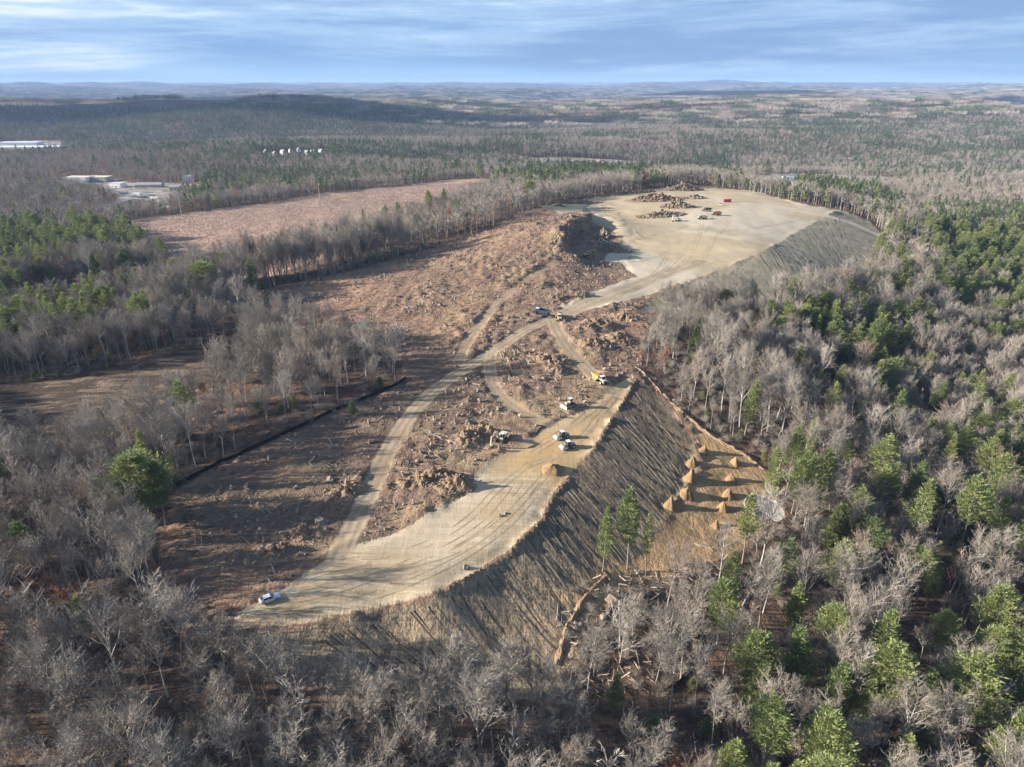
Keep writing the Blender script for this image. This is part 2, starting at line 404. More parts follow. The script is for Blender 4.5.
# dark mulched fill slope with rills and dozer tracks
rot = h.mapping(P, rot=(0, 0, R(-33)), sca=(.62, .055, .3))
s1 = h.noise(rot, 1.0, 5, .7, .6); s2 = h.noise(h.mapping(P, rot=(0, 0, R(-20)), sca=(.09, 1.3, 1)), 1.0, 3, .6, .3)
slo = h.mix(h.ss(s1, .36, .60), (.155, .118, .082), (.34, .26, .175))
slo = h.mix(h.ss(s2, .50, .62, 0, .75), slo, (.37, .29, .19))
slo = h.mix(h.ss(nX, .52, .70, 0, .6), slo, (.06, .048, .038))
slo = h.mix(h.ss(nL, .50, .60, 0, .55), slo, (.24, .18, .105))
slo = h.mix(h.ss(h.noise(h.mapping(P, loc=(8, 3, 1)), 2.6, 3, .7), .62, .74, 0, .7), slo, (.45, .40, .33))
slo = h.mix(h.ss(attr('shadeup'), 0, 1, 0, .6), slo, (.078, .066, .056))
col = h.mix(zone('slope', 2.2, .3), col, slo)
col = h.mix(zone('ochre', 7, 1.5), col, oc)
# graded pads
st = h.noise(h.mapping(P, rot=(0, 0, R(-42)), sca=(.05, .55, 1)), 1, 4, .6, .4); st2 = h.noise(h.mapping(P, rot=(0, 0, R(-30)), sca=(.15, 2.6, 1)), 1, 2, .5, .5)
sa = h.mix(h.ss(nM, .36, .64), (.44, .345, .225), (.52, .42, .29)); sa = h.mix(h.ss(st, .42, .60, 0, .75), sa, (.36, .265, .155))
sa = h.mix(h.ss(st2, .52, .68, 0, .4), sa, (.24, .18, .11)); sa = h.mix(h.ss(nL, .50, .62, 0, .5), sa, (.56, .47, .345))
sa = h.mix(h.ss(attr('fresh'), -6, 8, 0, .75), sa, (.44, .285, .13)); sa = h.mix(h.ss(nX, .55, .75, 0, .25), sa, (.22, .17, .11))
col = h.mix(zone('sand', 2.2, .35), col, sa)
hi = h.mix(h.ss(nM, .36, .64), (.47, .38, .245), (.42, .345, .24)); hi = h.mix(h.ss(nL, .46, .58, 0, .85), hi, (.55, .475, .37))
hi = h.mix(h.ss(st, .48, .66, 0, .4), hi, (.47, .345, .19)); hi = h.mix(h.ss(st2, .55, .7, 0, .3), hi, (.27, .21, .13))
col = h.mix(zone('hill', 5, .6), col, hi)
for k in RD:
    dv = h.math('ADD', attr('road_' + k), h.math('MULTIPLY', nE2, 1.4)); dv = h.math('ADD', dv, h.math('MULTIPLY', nE, 1.5))
    mk = h.ss(dv, RW[k] - .5, RW[k] + .5, .82 if k not in 'de' else .55, 0)
    rut = h.math('ABSOLUTE', h.math('SUBTRACT', attr('road_' + k), RW[k] * .42))
    rc = h.mix(h.ss(nM, .35, .65), (.37, .285, .19), (.45, .355, .245))
    rc = h.mix(h.ss(rut, .25, .9, .45, 0), rc, (.22, .165, .11)); rc = h.mix(h.ss(nX, .5, .7, 0, .4), rc, (.24, .18, .12))
    if k == 'f': rc = h.mix(.8, rc, (.5, .46, .38))
    col = h.mix(mk, col, rc)
for k in ('yard', 'quarry', 'far_yard', 'store'):
    col = h.mix(zone(k, 10, 2), col, h.mix(h.ss(nM, .35, .65), (.20, .175, .15), (.36, .32, .28)))
bsn = h.ss(h.math('ADD', attr('basin'), h.math('MULTIPLY', nE2, .5)), 5.6, 6.1, 1, 0)
col = h.mix(bsn, col, h.mix(h.ss(nX, .4, .6), (.46, .43, .40), (.36, .34, .32)))
bump = h.math('ADD', h.math('MULTIPLY', nS, .8), h.math('MULTIPLY', nX, .35))
bump = h.math('ADD', bump, h.math('MULTIPLY', s1, .5))
rm = attr('soft'); bs = h.ss(rm, 0, 1, 1.6, .35); fade = h.ss(dist, 900, 3000, 1, 0)
b = h.n('ShaderNodeBsdfPrincipled'); h.l(col, b.inputs['Base Color']); b.inputs['Roughness'].default_value = .95; b.inputs['Specular IOR Level'].default_value = .08
bn = h.n('ShaderNodeBump'); bn.inputs['Distance'].default_value = .45; h.l(bump, bn.inputs['Height'])
h.l(h.math('MULTIPLY', bs, fade), bn.inputs['Strength']); h.l(bn.outputs[0], b.inputs['Normal'])
o = h.n('ShaderNodeOutputMaterial'); h.l(b.outputs[0], o.inputs[0])

# part of field with painted tree shade, fresh ochre part of the pad, darker top of the slope
Z2 = {'dark': poly_w([(176,492),(262,447),(345,408),(398,383),(420,345),(520,345),(500,400),(470,440),(400,425),(345,560),(240,610),(165,600),(160,540)]),
      'fresh': poly_w([(632,378),(560,420),(500,450),(500,470),(545,478),(560,500),(600,440)])}
for k, Pz in Z2.items(): GSD[k] = sdf(GX, GY, Pz)
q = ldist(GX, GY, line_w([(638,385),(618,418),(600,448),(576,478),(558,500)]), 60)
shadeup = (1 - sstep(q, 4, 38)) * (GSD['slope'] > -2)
nR, nC = GX.shape
co = np.stack([GX, GY, GZ], -1).reshape(-1, 3)
vid = np.arange(nR * nC).reshape(nR, nC)
quads = np.stack([vid[:-1, :-1], vid[:-1, 1:], vid[1:, 1:], vid[1:, :-1]], -1).reshape(-1, 4)
def cell(a): return (.25 * (a[:-1, :-1] + a[:-1, 1:] + a[1:, 1:] + a[1:, :-1])).ravel()
owner = np.zeros(len(quads), int)                       # 0 forest floor
names = ['forest_floor', 'cleared_ground', 'meadow', 'graded_pad', 'hilltop_pad', 'mulched_slope', 'seeded_hillside', 'ochre_ground', 'haul_road', 'hills', 'yard_ground', 'basin_floor']
dd = cell(np.sqrt(GX ** 2 + GY ** 2))
owner[dd > 2600] = 9
owner[cell(GSD['site']) > 0] = 1; owner[cell(GSD['meadow']) > 0] = 2
for k in ('glade', 'strip'): owner[cell(GSD[k]) > 0] = 2
owner[cell(GSD['flank']) > 0] = 6; owner[cell(GSD['slope']) > 0] = 5; owner[cell(GSD['ochre']) > 0] = 7
owner[cell(GSD['sand']) > 0] = 3; owner[cell(GSD['hill']) > 0] = 4
for k in RD: owner[cell(GRD[k] - RW[k]) < 0] = 8
for k in ('yard', 'quarry', 'far_yard', 'store'): owner[cell(GSD[k]) > 0] = 10
bdist = np.sqrt((GX - BASIN[0]) ** 2 + (GY - BASIN[1]) ** 2)
owner[cell(bdist) < 5.8] = 11
atts = {k: GSD[k] for k in ('site','sand','hill','slope','ochre','flank','meadow','glade','strip','yard','quarry','far_yard','store','dark','fresh')}
for k in RD: atts['road_' + k] = GRD[k]
def sharp(a, k=1.5): return np.clip((a - .5) * k + .5, 0, 1)
atts['n_large'] = sharp(fbm(GX / 75, GY / 75, 4, 201), 1.2); atts['n_mid'] = sharp(fbm(GX / 13, GY / 13, 3, 202), 1.2); atts['n_edge'] = fbm(GX / 6.5, GY / 6.5, 3, 203)
atts['n_patch'] = fbm(GX / 19, GY / 19, 3, 204); atts['n_far'] = fbm(GX / 430, GY / 330, 5, 205); atts['n_far2'] = fbm(GX / 80, GY / 80, 4, 206); atts['n_field'] = fbm(GX / 900, GY / 900, 3, 207)
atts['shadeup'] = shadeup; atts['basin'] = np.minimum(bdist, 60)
atts['soft'] = np.maximum.reduce([sstep(GSD['sand'], -1, 2), sstep(GSD['hill'], -1, 2), GSD['roadm'], sstep(GSD['flank'], 0, 3) * .7])
nrm = None
gx = np.gradient(GZ, AX, axis=1); gy = np.gradient(GZ, AY, axis=0)
nrm = np.stack([-gx, -gy, np.ones_like(gx)], -1); nrm /= np.linalg.norm(nrm, axis=-1, keepdims=True); nrm = nrm.reshape(-1, 3)
for i, nm in enumerate(names):
    qs = quads[owner == i]
    if not len(qs): continue
    used, inv = np.unique(qs, return_inverse=True); inv = inv.reshape(-1)
    me = bpy.data.meshes.new(nm)
    me.vertices.add(len(used)); me.vertices.foreach_set('co', co[used].ravel())
    me.loops.add(len(inv)); me.loops.foreach_set('vertex_index', inv.astype(np.int32))
    me.polygons.add(len(qs)); me.polygons.foreach_set('loop_start', np.arange(0, len(inv), 4, dtype=np.int32))
    me.polygons.foreach_set('use_smooth', np.ones(len(qs), bool))
    for k, a in atts.items():
        at = me.attributes.new(k, 'FLOAT', 'POINT'); at.data.foreach_set('value', a.ravel()[used].astype(np.float32))
    me.update(calc_edges=True); me.materials.append(m_soil)
    ob = bpy.data.objects.new(nm, me); COL.objects.link(ob); ob['kind'] = 'structure'

# ------------------------------------------------------------------ trees
def mesh_from(name, V, F, mats, mi=None, smooth=False):
    me = bpy.data.meshes.new(name)
    V = np.asarray(V, np.float32); n = len(F)
    tot = np.array([len(f) for f in F], np.int32)
    flat = np.fromiter((i for f in F for i in f), np.int32)
    me.vertices.add(len(V)); me.vertices.foreach_set('co', V.ravel())
    me.loops.add(len(flat)); me.loops.foreach_set('vertex_index', flat)
    me.polygons.add(n); me.polygons.foreach_set('loop_start', np.concatenate([[0], np.cumsum(tot)[:-1]]).astype(np.int32))
    for m in mats: me.materials.append(m)
    if mi is not None: me.polygons.foreach_set('material_index', np.asarray(mi, np.int32))
    me.polygons.foreach_set('use_smooth', np.full(n, smooth)); me.update(calc_edges=True); me.validate(); return me
class Geo:
    def __init__(s): s.V = []; s.F = []
    def ring(s, p, d, r, k):
        d = d / (np.linalg.norm(d) + 1e-9); a = np.cross(d, [0, 0, 1.0] if abs(d[2]) < .9 else [1.0, 0, 0]); a /= np.linalg.norm(a); b = np.cross(d, a)
        i0 = len(s.V)
        for j in range(k):
            t = 2 * math.pi * j / k; s.V.append(p + r * (math.cos(t) * a + math.sin(t) * b))
        return i0
    def tube(s, pts, rad, k=5):
        prev = None
        for i, p in enumerate(pts):
            d = (pts[min(i + 1, len(pts) - 1)] - pts[max(i - 1, 0)])
            c = s.ring(p, d, max(rad[i], .004), k)
            if prev is not None:
                for j in range(k): s.F.append((prev + j, prev + (j + 1) % k, c + (j + 1) % k, c + j))
            prev = c
        s.F.append(tuple(prev + j for j in range(k)))
    def spike(s, p, q, w):
        """a thin three-sided twig"""
        i = s.ring(p, q - p, w, 3); s.V.append(q); t = len(s.V) - 1
        for j in range(3): s.F.append((i + j, i + (j + 1) % 3, t))
    def spray(s, p, d, size, w):
        d = unit(d + np.random.randn(3) * np.array([.45, .45, .35])); b = unit(np.cross(d, np.array([random.gauss(0, .5), random.gauss(0, .5), 1.0])))
        i = len(s.V); s.V += [p - b * w * size, p + b * w * size, p + d * size]; s.F.append((i, i + 1, i + 2))
    def leaf(s, p, size, up=.5):
        n = np.array([random.gauss(0, 1), random.gauss(0, 1), random.gauss(0, 1) + up]); n /= np.linalg.norm(n)
        a = np.cross(n, [random.gauss(0, 1) for _ in range(3)]); a /= np.linalg.norm(a) + 1e-9; b = np.cross(n, a)
        i = len(s.V); s.V += [p + a * size, p + (-.5 * a + .7 * b) * size, p + (-.6 * a - .6 * b) * size]; s.F.append((i, i + 1, i + 2))
def unit(v): return v / (np.linalg.norm(v) + 1e-9)
def turn(d, ang, az):
    a = unit(np.cross(d, [0, 0, 1.0] if abs(d[2]) < .95 else [1.0, 0, 0])); b = np.cross(d, a)
    return unit(d * math.cos(ang) + (a * math.cos(az) + b * math.sin(az)) * math.sin(ang))
def branch_path(p, d, L, n, wob, lift):
    pts = [p]; step = L / n
    for i in range(n):
        d = unit(d + np.array([random.gauss(0, wob), random.gauss(0, wob), random.gauss(0, wob * .6) + lift])); pts.append(pts[-1] + d * step)
    return pts

# materials: bark, twigs and needles vary from tree to tree
def wood_mat(name, c1, c2, rust=.12):
    m, h = mat(name); oi = h.n('ShaderNodeObjectInfo').outputs['Random']; g = h.n('ShaderNodeTexCoord').outputs['Object']
    col = h.mix(oi, c1, c2)
    col = h.mix(h.ss(h.math('FRACT', h.math('MULTIPLY', oi, 7.31)), 1 - rust, 1 - rust + .12, 0, .6), col, (.20, .105, .07))
    col = h.mix(h.ss(h.math('FRACT', h.math('MULTIPLY', oi, 3.77)), .80, .95, 0, .6), col, (.17, .155, .14))
    col = h.mix(h.ss(h.noise(g, .9, 3), .45, .7, 0, .35), col, (.10, .085, .07))
    return finish(m, h, col, .9, spec=.1)
M_bark = wood_mat('grey_bark', (.24, .215, .19), (.36, .33, .30), .03)
M_twig = wood_mat('twigs', (.27, .235, .195), (.39, .35, .30), .10)
M_pale = wood_mat('pale_bark', (.44, .40, .35), (.52, .48, .43), .0)
M_pbark = wood_mat('pine_bark', (.20, .165, .135), (.30, .26, .22), .0)
def leaf_mat(name, a, b2, dark):
    m, h = mat(name); oi = h.n('ShaderNodeObjectInfo').outputs['Random']; g = h.n('ShaderNodeTexCoord').outputs['Object']
    col = h.mix(oi, a, b2); col = h.mix(h.ss(h.noise(g, .55, 3, .6), .40, .66, 0, .55), col, dark)
    finish(m, h, col, .75, spec=.2); t = m.node_tree; b = [n for n in t.nodes if n.type == 'BSDF_PRINCIPLED'][0]; o = [n for n in t.nodes if n.type == 'OUTPUT_MATERIAL'][0]
    tr = h.n('ShaderNodeBsdfTranslucent'); h.l(col, tr.inputs[0]); ms_ = h.n('ShaderNodeMixShader'); ms_.inputs[0].default_value = .28; h.l(b.outputs[0], ms_.inputs[1]); h.l(tr.outputs[0], ms_.inputs[2]); h.l(ms_.outputs[0], o.inputs[0]); return m
M_pine = leaf_mat('pine_needles', (.32, .35, .125), (.21, .26, .10), (.16, .20, .08))
M_hem = leaf_mat('dark_needles', (.15, .18, .07), (.11, .15, .065), (.19, .21, .08))
M_farp = leaf_mat('far_needles', (.15, .185, .085), (.10, .14, .07), (.075, .105, .055))
M_rus = leaf_mat('russet_leaves', (.33, .15, .085), (.40, .19, .12), (.25, .13, .08))

def bare_tree(name, H, spread, first, limbs, tw=.040, k=1.0, pale=False, leaves=0):
    T, C = Geo(), Geo()
    trunk = branch_path(np.array([0, 0, -.4]), unit(np.array([random.gauss(0, .05), random.gauss(0, .05), 1])), H * .86, 9, .035, .03)
    rb = H * .0105; T.tube(trunk, [rb * (1 - i / 9.6) for i in range(10)], 6)
    def along(pts, t):
        f = t * (len(pts) - 1); i = min(int(f), len(pts) - 2); return pts[i] + (pts[i + 1] - pts[i]) * (f - i), unit(pts[i + 1] - pts[i])
    for j in range(limbs):
        t = first + (1 - first) * (j + random.random()) / limbs * .97
        p, d = along(trunk, t); L = spread * (1.25 - .65 * (t - first) / (1 - first)) * random.uniform(.8, 1.25)
        ld = turn(d, R(random.uniform(28, 52)), random.random() * 6.28); r1 = rb * (1 - t) * .75 + .02
        lp = branch_path(p, ld, L, 5, .10, .14); T.tube(lp, [max(r1 * 1.15 * (1 - i / 6.4), .03) for i in range(6)], 4)
        for q in range(int(8 * k)):
            p2, d2 = along(lp, .12 + .86 * (q + random.random()) / (8 * k)); L2 = L * random.uniform(.30, .52)
            sp2 = branch_path(p2, turn(d2, R(random.uniform(24, 55)), random.random() * 6.28), L2, 3, .12, .12)
            C.tube(sp2, [tw * 1.15, tw * .95, tw * .75, tw * .5], 3)
            for w in range(int(5 * k)):
                p3, d3 = along(sp2, .1 + .9 * random.random()); L3 = L2 * random.uniform(.35, .65)
                d3 = turn(d3, R(random.uniform(20, 55)), random.random() * 6.28); q3 = p3 + (d3 + np.array([0, 0, .25])) * L3
                C.spike(p3, q3, tw * .70)
                for x in range(int(3 * k)):
                    p4 = p3 + (q3 - p3) * random.uniform(.15, .95); d4 = turn(unit(q3 - p3), R(random.uniform(20, 60)), random.random() * 6.28)
                    C.spike(p4, p4 + d4 * L3 * random.uniform(.35, .7), tw * .5)
                    if leaves and random.random() < leaves: C.F  # leaves are added below
                if leaves:
                    for x in range(leaves): LF.leaf(p3 + (q3 - p3) * random.random() + np.random.randn(3) * .15, random.uniform(.12, .24), 0)
    return T, C
def pine_tree(H, rmax, first, shape=1.0, dens=1.0, lsize=.34):
    T, C = Geo(), Geo()
    trunk = branch_path(np.array([0, 0, -.4]), np.array([0, 0, 1.0]), H, 9, .012, .03); rb = H * .0125
    T.tube(trunk, [max(rb * (1 - i / 9.3), .02) for i in range(10)], 7)
    z = first * H
    lop = [random.uniform(.75, 1.2) for _ in range(8)]
    while z < H * .985:
        u = (z / H - first) / (1 - first)
        prof = (min(1.0, .45 + u * 2.2) if u < .25 else (1 - ((u - .25) / .75) ** shape)) * rmax + .35
        nb = random.choice((4, 5, 5, 6)) if u < .9 else 4
        az0 = random.random() * 6.28
        i = z / H * 9; i0 = min(int(i), 8); pc = trunk[i0] + (trunk[i0 + 1] - trunk[i0]) * (i - i0)
        for b in range(nb):
            az = az0 + 6.283 * b / nb + random.gauss(0, .2)
            L = prof * lop[int(az / 6.283 * 8) % 8] * random.uniform(.65, 1.15)
            if random.random() < .10: continue
            el = .10 + .55 * u + random.gauss(0, .10)
            d = np.array([math.cos(az) * math.cos(el), math.sin(az) * math.cos(el), math.sin(el)])
            lp = branch_path(pc, d, L, 3, .05, .07); T.tube(lp, [.055, .04, .03, .02], 3)
            for c in range(max(2, int(L * 2.1 * dens))):
                t = (.28 + .72 * (c + random.random()) / max(2, int(L * 2.1 * dens))) * 3; k2 = min(int(t), 2)
                q = lp[k2] + (lp[k2 + 1] - lp[k2]) * (t - k2); wid = .22 + .30 * L * (1 - abs(t / 3 - .6)) * .6
                side = unit(np.cross(d, [0, 0, 1.0]))
                for f in range(int(13 * dens)):
                    o = side * random.gauss(0, wid) + unit(d) * random.gauss(0, .28) + np.array([0, 0, random.gauss(.0, .12)])
                    C.spray(q + o, d * .8 + side * np.sign(o @ side) * .5 + np.array([0, 0, .35]), lsize * random.uniform(1.2, 2.3), .20)
        z += random.uniform(.6, 1.0) * (1.15 - .35 * u) * H / 20
    for f in range(26): C.leaf(trunk[-1] + np.random.randn(3) * np.array([.25, .25, .5]) - np.array([0, 0, .3]), lsize * .8, .3)
    return T, C
np.random.seed(5)
BARE = []       # (trunk mesh, crown mesh) : full detail
for i, (H, sp_, fi, nl, pl) in enumerate([(19,5.0,.42,13,0),(21,5.4,.48,14,0),(17,5.2,.32,14,0),(20,4.4,.54,12,0),(15,4.4,.26,12,0),(22,5.6,.50,14,1),(18,6.0,.34,15,0)]):
    LF = Geo(); T, C = bare_tree('bare', H, sp_, fi, nl)
    BARE.append((mesh_from('bare_trunk', T.V, T.F, [M_pale if pl else M_bark], smooth=True), mesh_from('bare_crown', C.V, C.F, [M_twig]), H))
SNAG = []
for i in range(3):
    LF = Geo(); T, C = bare_tree('snag', 18, 4.6, .36, 9, tw=.06, k=.55)
    SNAG.append((mesh_from('snag_trunk', T.V, T.F, [M_pale], smooth=True), mesh_from('snag_crown', C.V, C.F, [M_pale]), 17))
RUS = []
for i in range(3):
    LF = Geo(); T, C = bare_tree('russet', 13, 3.6, .25, 11, leaves=5, k=.8)
    off = len(C.V); V = C.V + LF.V; F = C.F + [tuple(j + off for j in f) for f in LF.F]
    RUS.append((mesh_from('russet_trunk', T.V, T.F, [M_bark], smooth=True), mesh_from('russet_crown', V, F, [M_twig, M_rus], [0] * len(C.F) + [1] * len(LF.F)), 13))
PINE = []
for i, (H, r, fi, sh, de, M) in enumerate([(22,3.9,.38,1.5,1.0,M_pine),(20,3.4,.28,1.1,1.0,M_pine),(24,4.4,.46,1.7,1.0,M_pine),(18,3.0,.18,.95,1.1,M_pine),(17,3.2,.12,1.0,1.2,M_hem),(20,5.2,.30,2.2,1.0,M_pine),(22,2.8,.40,1.2,.9,M_pine)]):
    T, C = pine_tree(H, r, fi, sh, de); PINE.append((mesh_from('pine_trunk', T.V, T.F, [M_pbark], smooth=True), mesh_from('pine_crown', C.V, C.F, [M]), H))
SHRUB = []
for i in range(3):
    C = Geo()
    for j in range(70):
        d = unit(np.array([random.gauss(0, 1), random.gauss(0, 1), abs(random.gauss(0, 1)) + .6])); p = np.random.randn(3) * np.array([.5, .5, 0]); L = random.uniform(.8, 2.3); q = p + d * L
        C.spike(p, q, .018)
        for w in range(5):
            p3 = p + (q - p) * random.uniform(.3, 1); C.spike(p3, p3 + turn(d, R(random.uniform(20, 60)), random.random() * 6.28) * L * .4, .013)
    SHRUB.append(mesh_from('shrub', C.V, C.F, [M_twig]))
SAPL = []
for i in range(2):
    T, C = pine_tree(4.5, 1.5, .05, 1.0, .8, .22); off = len(T.V)
    SAPL.append(mesh_from('sapling', T.V + C.V, T.F + [tuple(j + off for j in f) for f in C.F], [M_pbark, M_pine], [0] * len(T.F) + [1] * len(C.F)))
# simpler trees for the middle distance, and small groves for the far woods
def mid_bare():
    LF_ = Geo(); T = Geo(); H = random.uniform(12.5, 16)
    T.tube([np.array([0, 0, -.5]), np.array([0.1, 0, H * .5]), np.array([0, .2, H * .85])], [.20, .15, .06], 4)
    for j in range(11):
        a = random.random() * 6.28; z = H * random.uniform(.36, .72); L = random.uniform(2.8, 4.6); up = random.uniform(.25, .9)
        q = np.array([math.cos(a) * L * .85, math.sin(a) * L * .85, z + L * up]); p = np.array([0, 0, z]); T.spike(p, q, .09)
        for w in range(11):
            p3 = p + (q - p) * random.uniform(.25, 1); d = turn(unit(q - p), R(random.uniform(15, 80)), random.random() * 6.28)
            T.spike(p3, p3 + (d + np.array([0, 0, .1])) * random.uniform(.8, 1.9), .075)
    return mesh_from('mid_bare', T.V, T.F, [M_twig])
def mid_pine(M, H, r, first):
    T = Geo(); T.tube([np.array([0, 0, -.5]), np.array([0, 0, H * .9])], [.24, .08], 4); nT = len(T.F)
    for j in range(230):
        u = random.random() ** 1.15; z = H * (first + (1 - first) * u); rr = (r * (1 - u ** 1.4) + .3) * (.45 + .55 * random.random() ** .5); a = random.random() * 6.28
        rr *= .75 + .35 * math.sin(a * 3 + z); T.leaf(np.array([math.cos(a) * rr, math.sin(a) * rr, z + .1 * rr]), random.uniform(.5, .95), 1.0)
    T.V = [np.array(v) * np.array([1.0, 1.0, 1.0]) for v in T.V]
    return mesh_from('mid_pine', T.V, T.F, [M_pbark, M], [0] * nT + [1] * (len(T.F) - nT))
MIDB = [mid_bare() for _ in range(5)]
MIDP = [mid_pine(M_farp, 17, 4.6, .22), mid_pine(M_farp, 19, 4.2, .3), mid_pine(M_farp, 14, 3.8, .12), mid_pine(M_pine, 17, 4.4, .25)]
def grove(pine, size=60.0):
    """a patch of far woodland; each crown is a loose tuft of many faces"""
    T = Geo()
    n = 62 if pine else 70
    for j in range(n):
        x, y = (np.random.rand(2) - .5) * size * 1.06; H = random.uniform(12, 18) if not pine else random.uniform(14, 21)
        if pine:
            for f in range(12):
                u = random.random(); rr = 3.4 * (1 - u) + .4; a = random.random() * 6.28
                T.leaf(np.array([x + math.cos(a) * rr, y + math.sin(a) * rr, H * (.3 + .7 * u)]), random.uniform(1.3, 2.2), 1.0)
        else:
            for f in range(16):
                a = random.random() * 6.28; u = random.uniform(.2, 1); rr = 3.6 * math.sin(u * 2.9) * random.random(); b = np.array([x + math.cos(a) * rr, y + math.sin(a) * rr, H * (.35 + .62 * u)])
                T.spike(b, b + np.array([random.gauss(0, .9), random.gauss(0, .9), random.uniform(1.8, 3.8)]), random.uniform(.25, .5))
    return mesh_from('grove', T.V, T.F, [M_farp if pine else M_twig])
GRV = [grove(False) for _ in range(3)] + [grove(True) for _ in range(3)]

# --- where trees stand
OPEN = {k: Z[k] for k in ('site', 'meadow', 'glade', 'strip', 'yard', 'quarry', 'far_yard', 'store', 'lots')}
def pxpoly(x, y, pts):
    ins = np.zeros(x.shape, bool); n = len(pts)
    for i in range(n):
        ax, ay = pts[i]; bx, by = pts[(i + 1) % n]
        ins ^= ((ay > y) != (by > y)) & (x < (bx - ax) * (y - ay) / ((by - ay) if by != ay else 1e-9) + ax)
    return ins
PZ = [ # share of evergreens, by area (picture outlines of the ground they grow on)
 (.50, [(870,222),(1100,215),(1150,360),(960,370),(900,420),(800,400),(770,345),(820,320),(880,310),(890,250)]),
 (.34, [(-60,235),(178,232),(186,262),(120,290),(-60,318)]),
 (.30, [(-60,300),(255,270),(262,300),(150,336),(-60,375)]),
 (.50, [(500,172),(655,168),(650,186),(560,192),(500,196)]),
 (.32, [(905,420),(1150,360),(1150,560),(1000,600),(905,520)]),
 (.26, [(770,430),(905,420),(905,520),(1000,600),(1150,560),(1150,900),(740,900),(720,620),(790,540)]),
 (.55, [(700,178),(790,176),(900,200),(900,235),(860,215),(760,190)]),
 (.28, [(720,128),(1150,105),(1150,180),(900,178),(720,165)]),
 (.25, [(180,172),(340,168),(460,150),(560,160),(470,178),(250,200),(200,210)]),
]
def pine_share(x, y):
    z = hb(x, y) ; px, py, dep = project(x, y, z)
    jit_ = (fbm(x / 35, y / 35, 3, 331) - .5) ; jx = np.minimum(60000 / dep, 150) * 1.0; px = px + jit_ * jx; py = py + (fbm(x / 35, y / 35, 3, 332) - .5) * jx * .45
    s = np.where((px < 600) & (dep < 450), .006, .03)
    for p, pts in PZ: s = np.where(pxpoly(px, py, pts) & (s < .04), p, s)
    cl = fbm(x / 30, y / 30, 3, 301)
    s = np.where(s > .1, s * sstep(cl, .32, .56) * 1.5, s)
    f = .5 * fbm(x / 240, y / 150, 3, 302) + .5 * fbm(x / 55, y / 45, 3, 307); far = sstep(dep, 900, 1300)
    reg = .35 * sstep(px, 450, 900)
    s = np.where((dep > 1000), np.maximum(s * .6, far * (sstep(f + reg * .14, .51, .62) * .45 + .02)), s)
    ridge = np.exp(-((x + 1250) / 1250) ** 4 - ((y - 2450 - .12 * x) / 420) ** 2)  # extra evergreens added to darken the long ridge in place of cloud shade
    s = np.where(dep > 1500, np.maximum(s, ridge * .45), s)
    return np.clip(s, 0, .97)
def is_open(x, y, grow=0.0):
    o = np.zeros(x.shape, bool)
    for k, P_ in OPEN.items():
        o |= sdf(x, y, P_) > -grow
    return o
def scatter(x0, x1, y0, y1, step, jit=.42):
    gx_ = np.arange(x0, x1, step); gy_ = np.arange(y0, y1, step); X, Y = np.meshgrid(gx_, gy_); X = X + (np.arange(len(gy_)) % 2)[:, None] * step * .5
    X = X.ravel() + (rng.random(X.size) - .5) * 2 * jit * step; Y = Y.ravel() + (rng.random(Y.size) - .5) * 2 * jit * step; return X, Y
def seen(x, y, z, m=60, top=25):
    px, py, dep = project(x, y, z); px2, py2, _ = project(x, y, z + top)
    return (dep > 20) & (px > -m) & (px < 1024 + m) & (py2 < 767 + m) & (py > -50)
# near and middle woods, tree by tree
X, Y = scatter(-720, 720, 20, 900, 5.2)
k = ~is_open(X, Y, 1.0); X, Y = X[k], Y[k]
dens = fbm(X / 40, Y / 40, 3, 303); k = dens + rng.random(len(X)) * .35 + .25 * ((sdf(X, Y, Z['meadow']) > -39) & (Y > 300)) > .45; X, Y = X[k], Y[k]
# thinner wood right of the berm and at the toe of the slope, where trunks stand apart
bx, by, _ = project(X, Y, zat(X, Y))
thin = pxpoly(bx, by, [(560,600),(640,590),(720,560),(790,540),(790,400),(820,400),(830,600),(800,767),(560,767)]) | pxpoly(bx, by, [(640,330),(700,330),(790,470),(760,470),(700,425),(640,370)]) | pxpoly(bx, by, [(180,490),(400,380),(400,350),(330,340),(200,420)])
k = ~thin | (rng.random(len(X)) < .55); X, Y = X[k], Y[k]
Zt = zat(X, Y)
belt = lambda x, y: np.where(((sdf(x, y, Z['site']) > -39.5) & (y > 330)), 1.28, 1.0) * np.where((sdf(x, y, Z['meadow']) > -39.5) & (x > -330) & (y < 800) & (y > 300), 1.12, 1.0)
marg = 150
k = seen(X, Y, Zt, marg); X, Y, Zt = X[k], Y[k], Zt[k]
isp = rng.random(len(X)) < pine_share(X, Y)
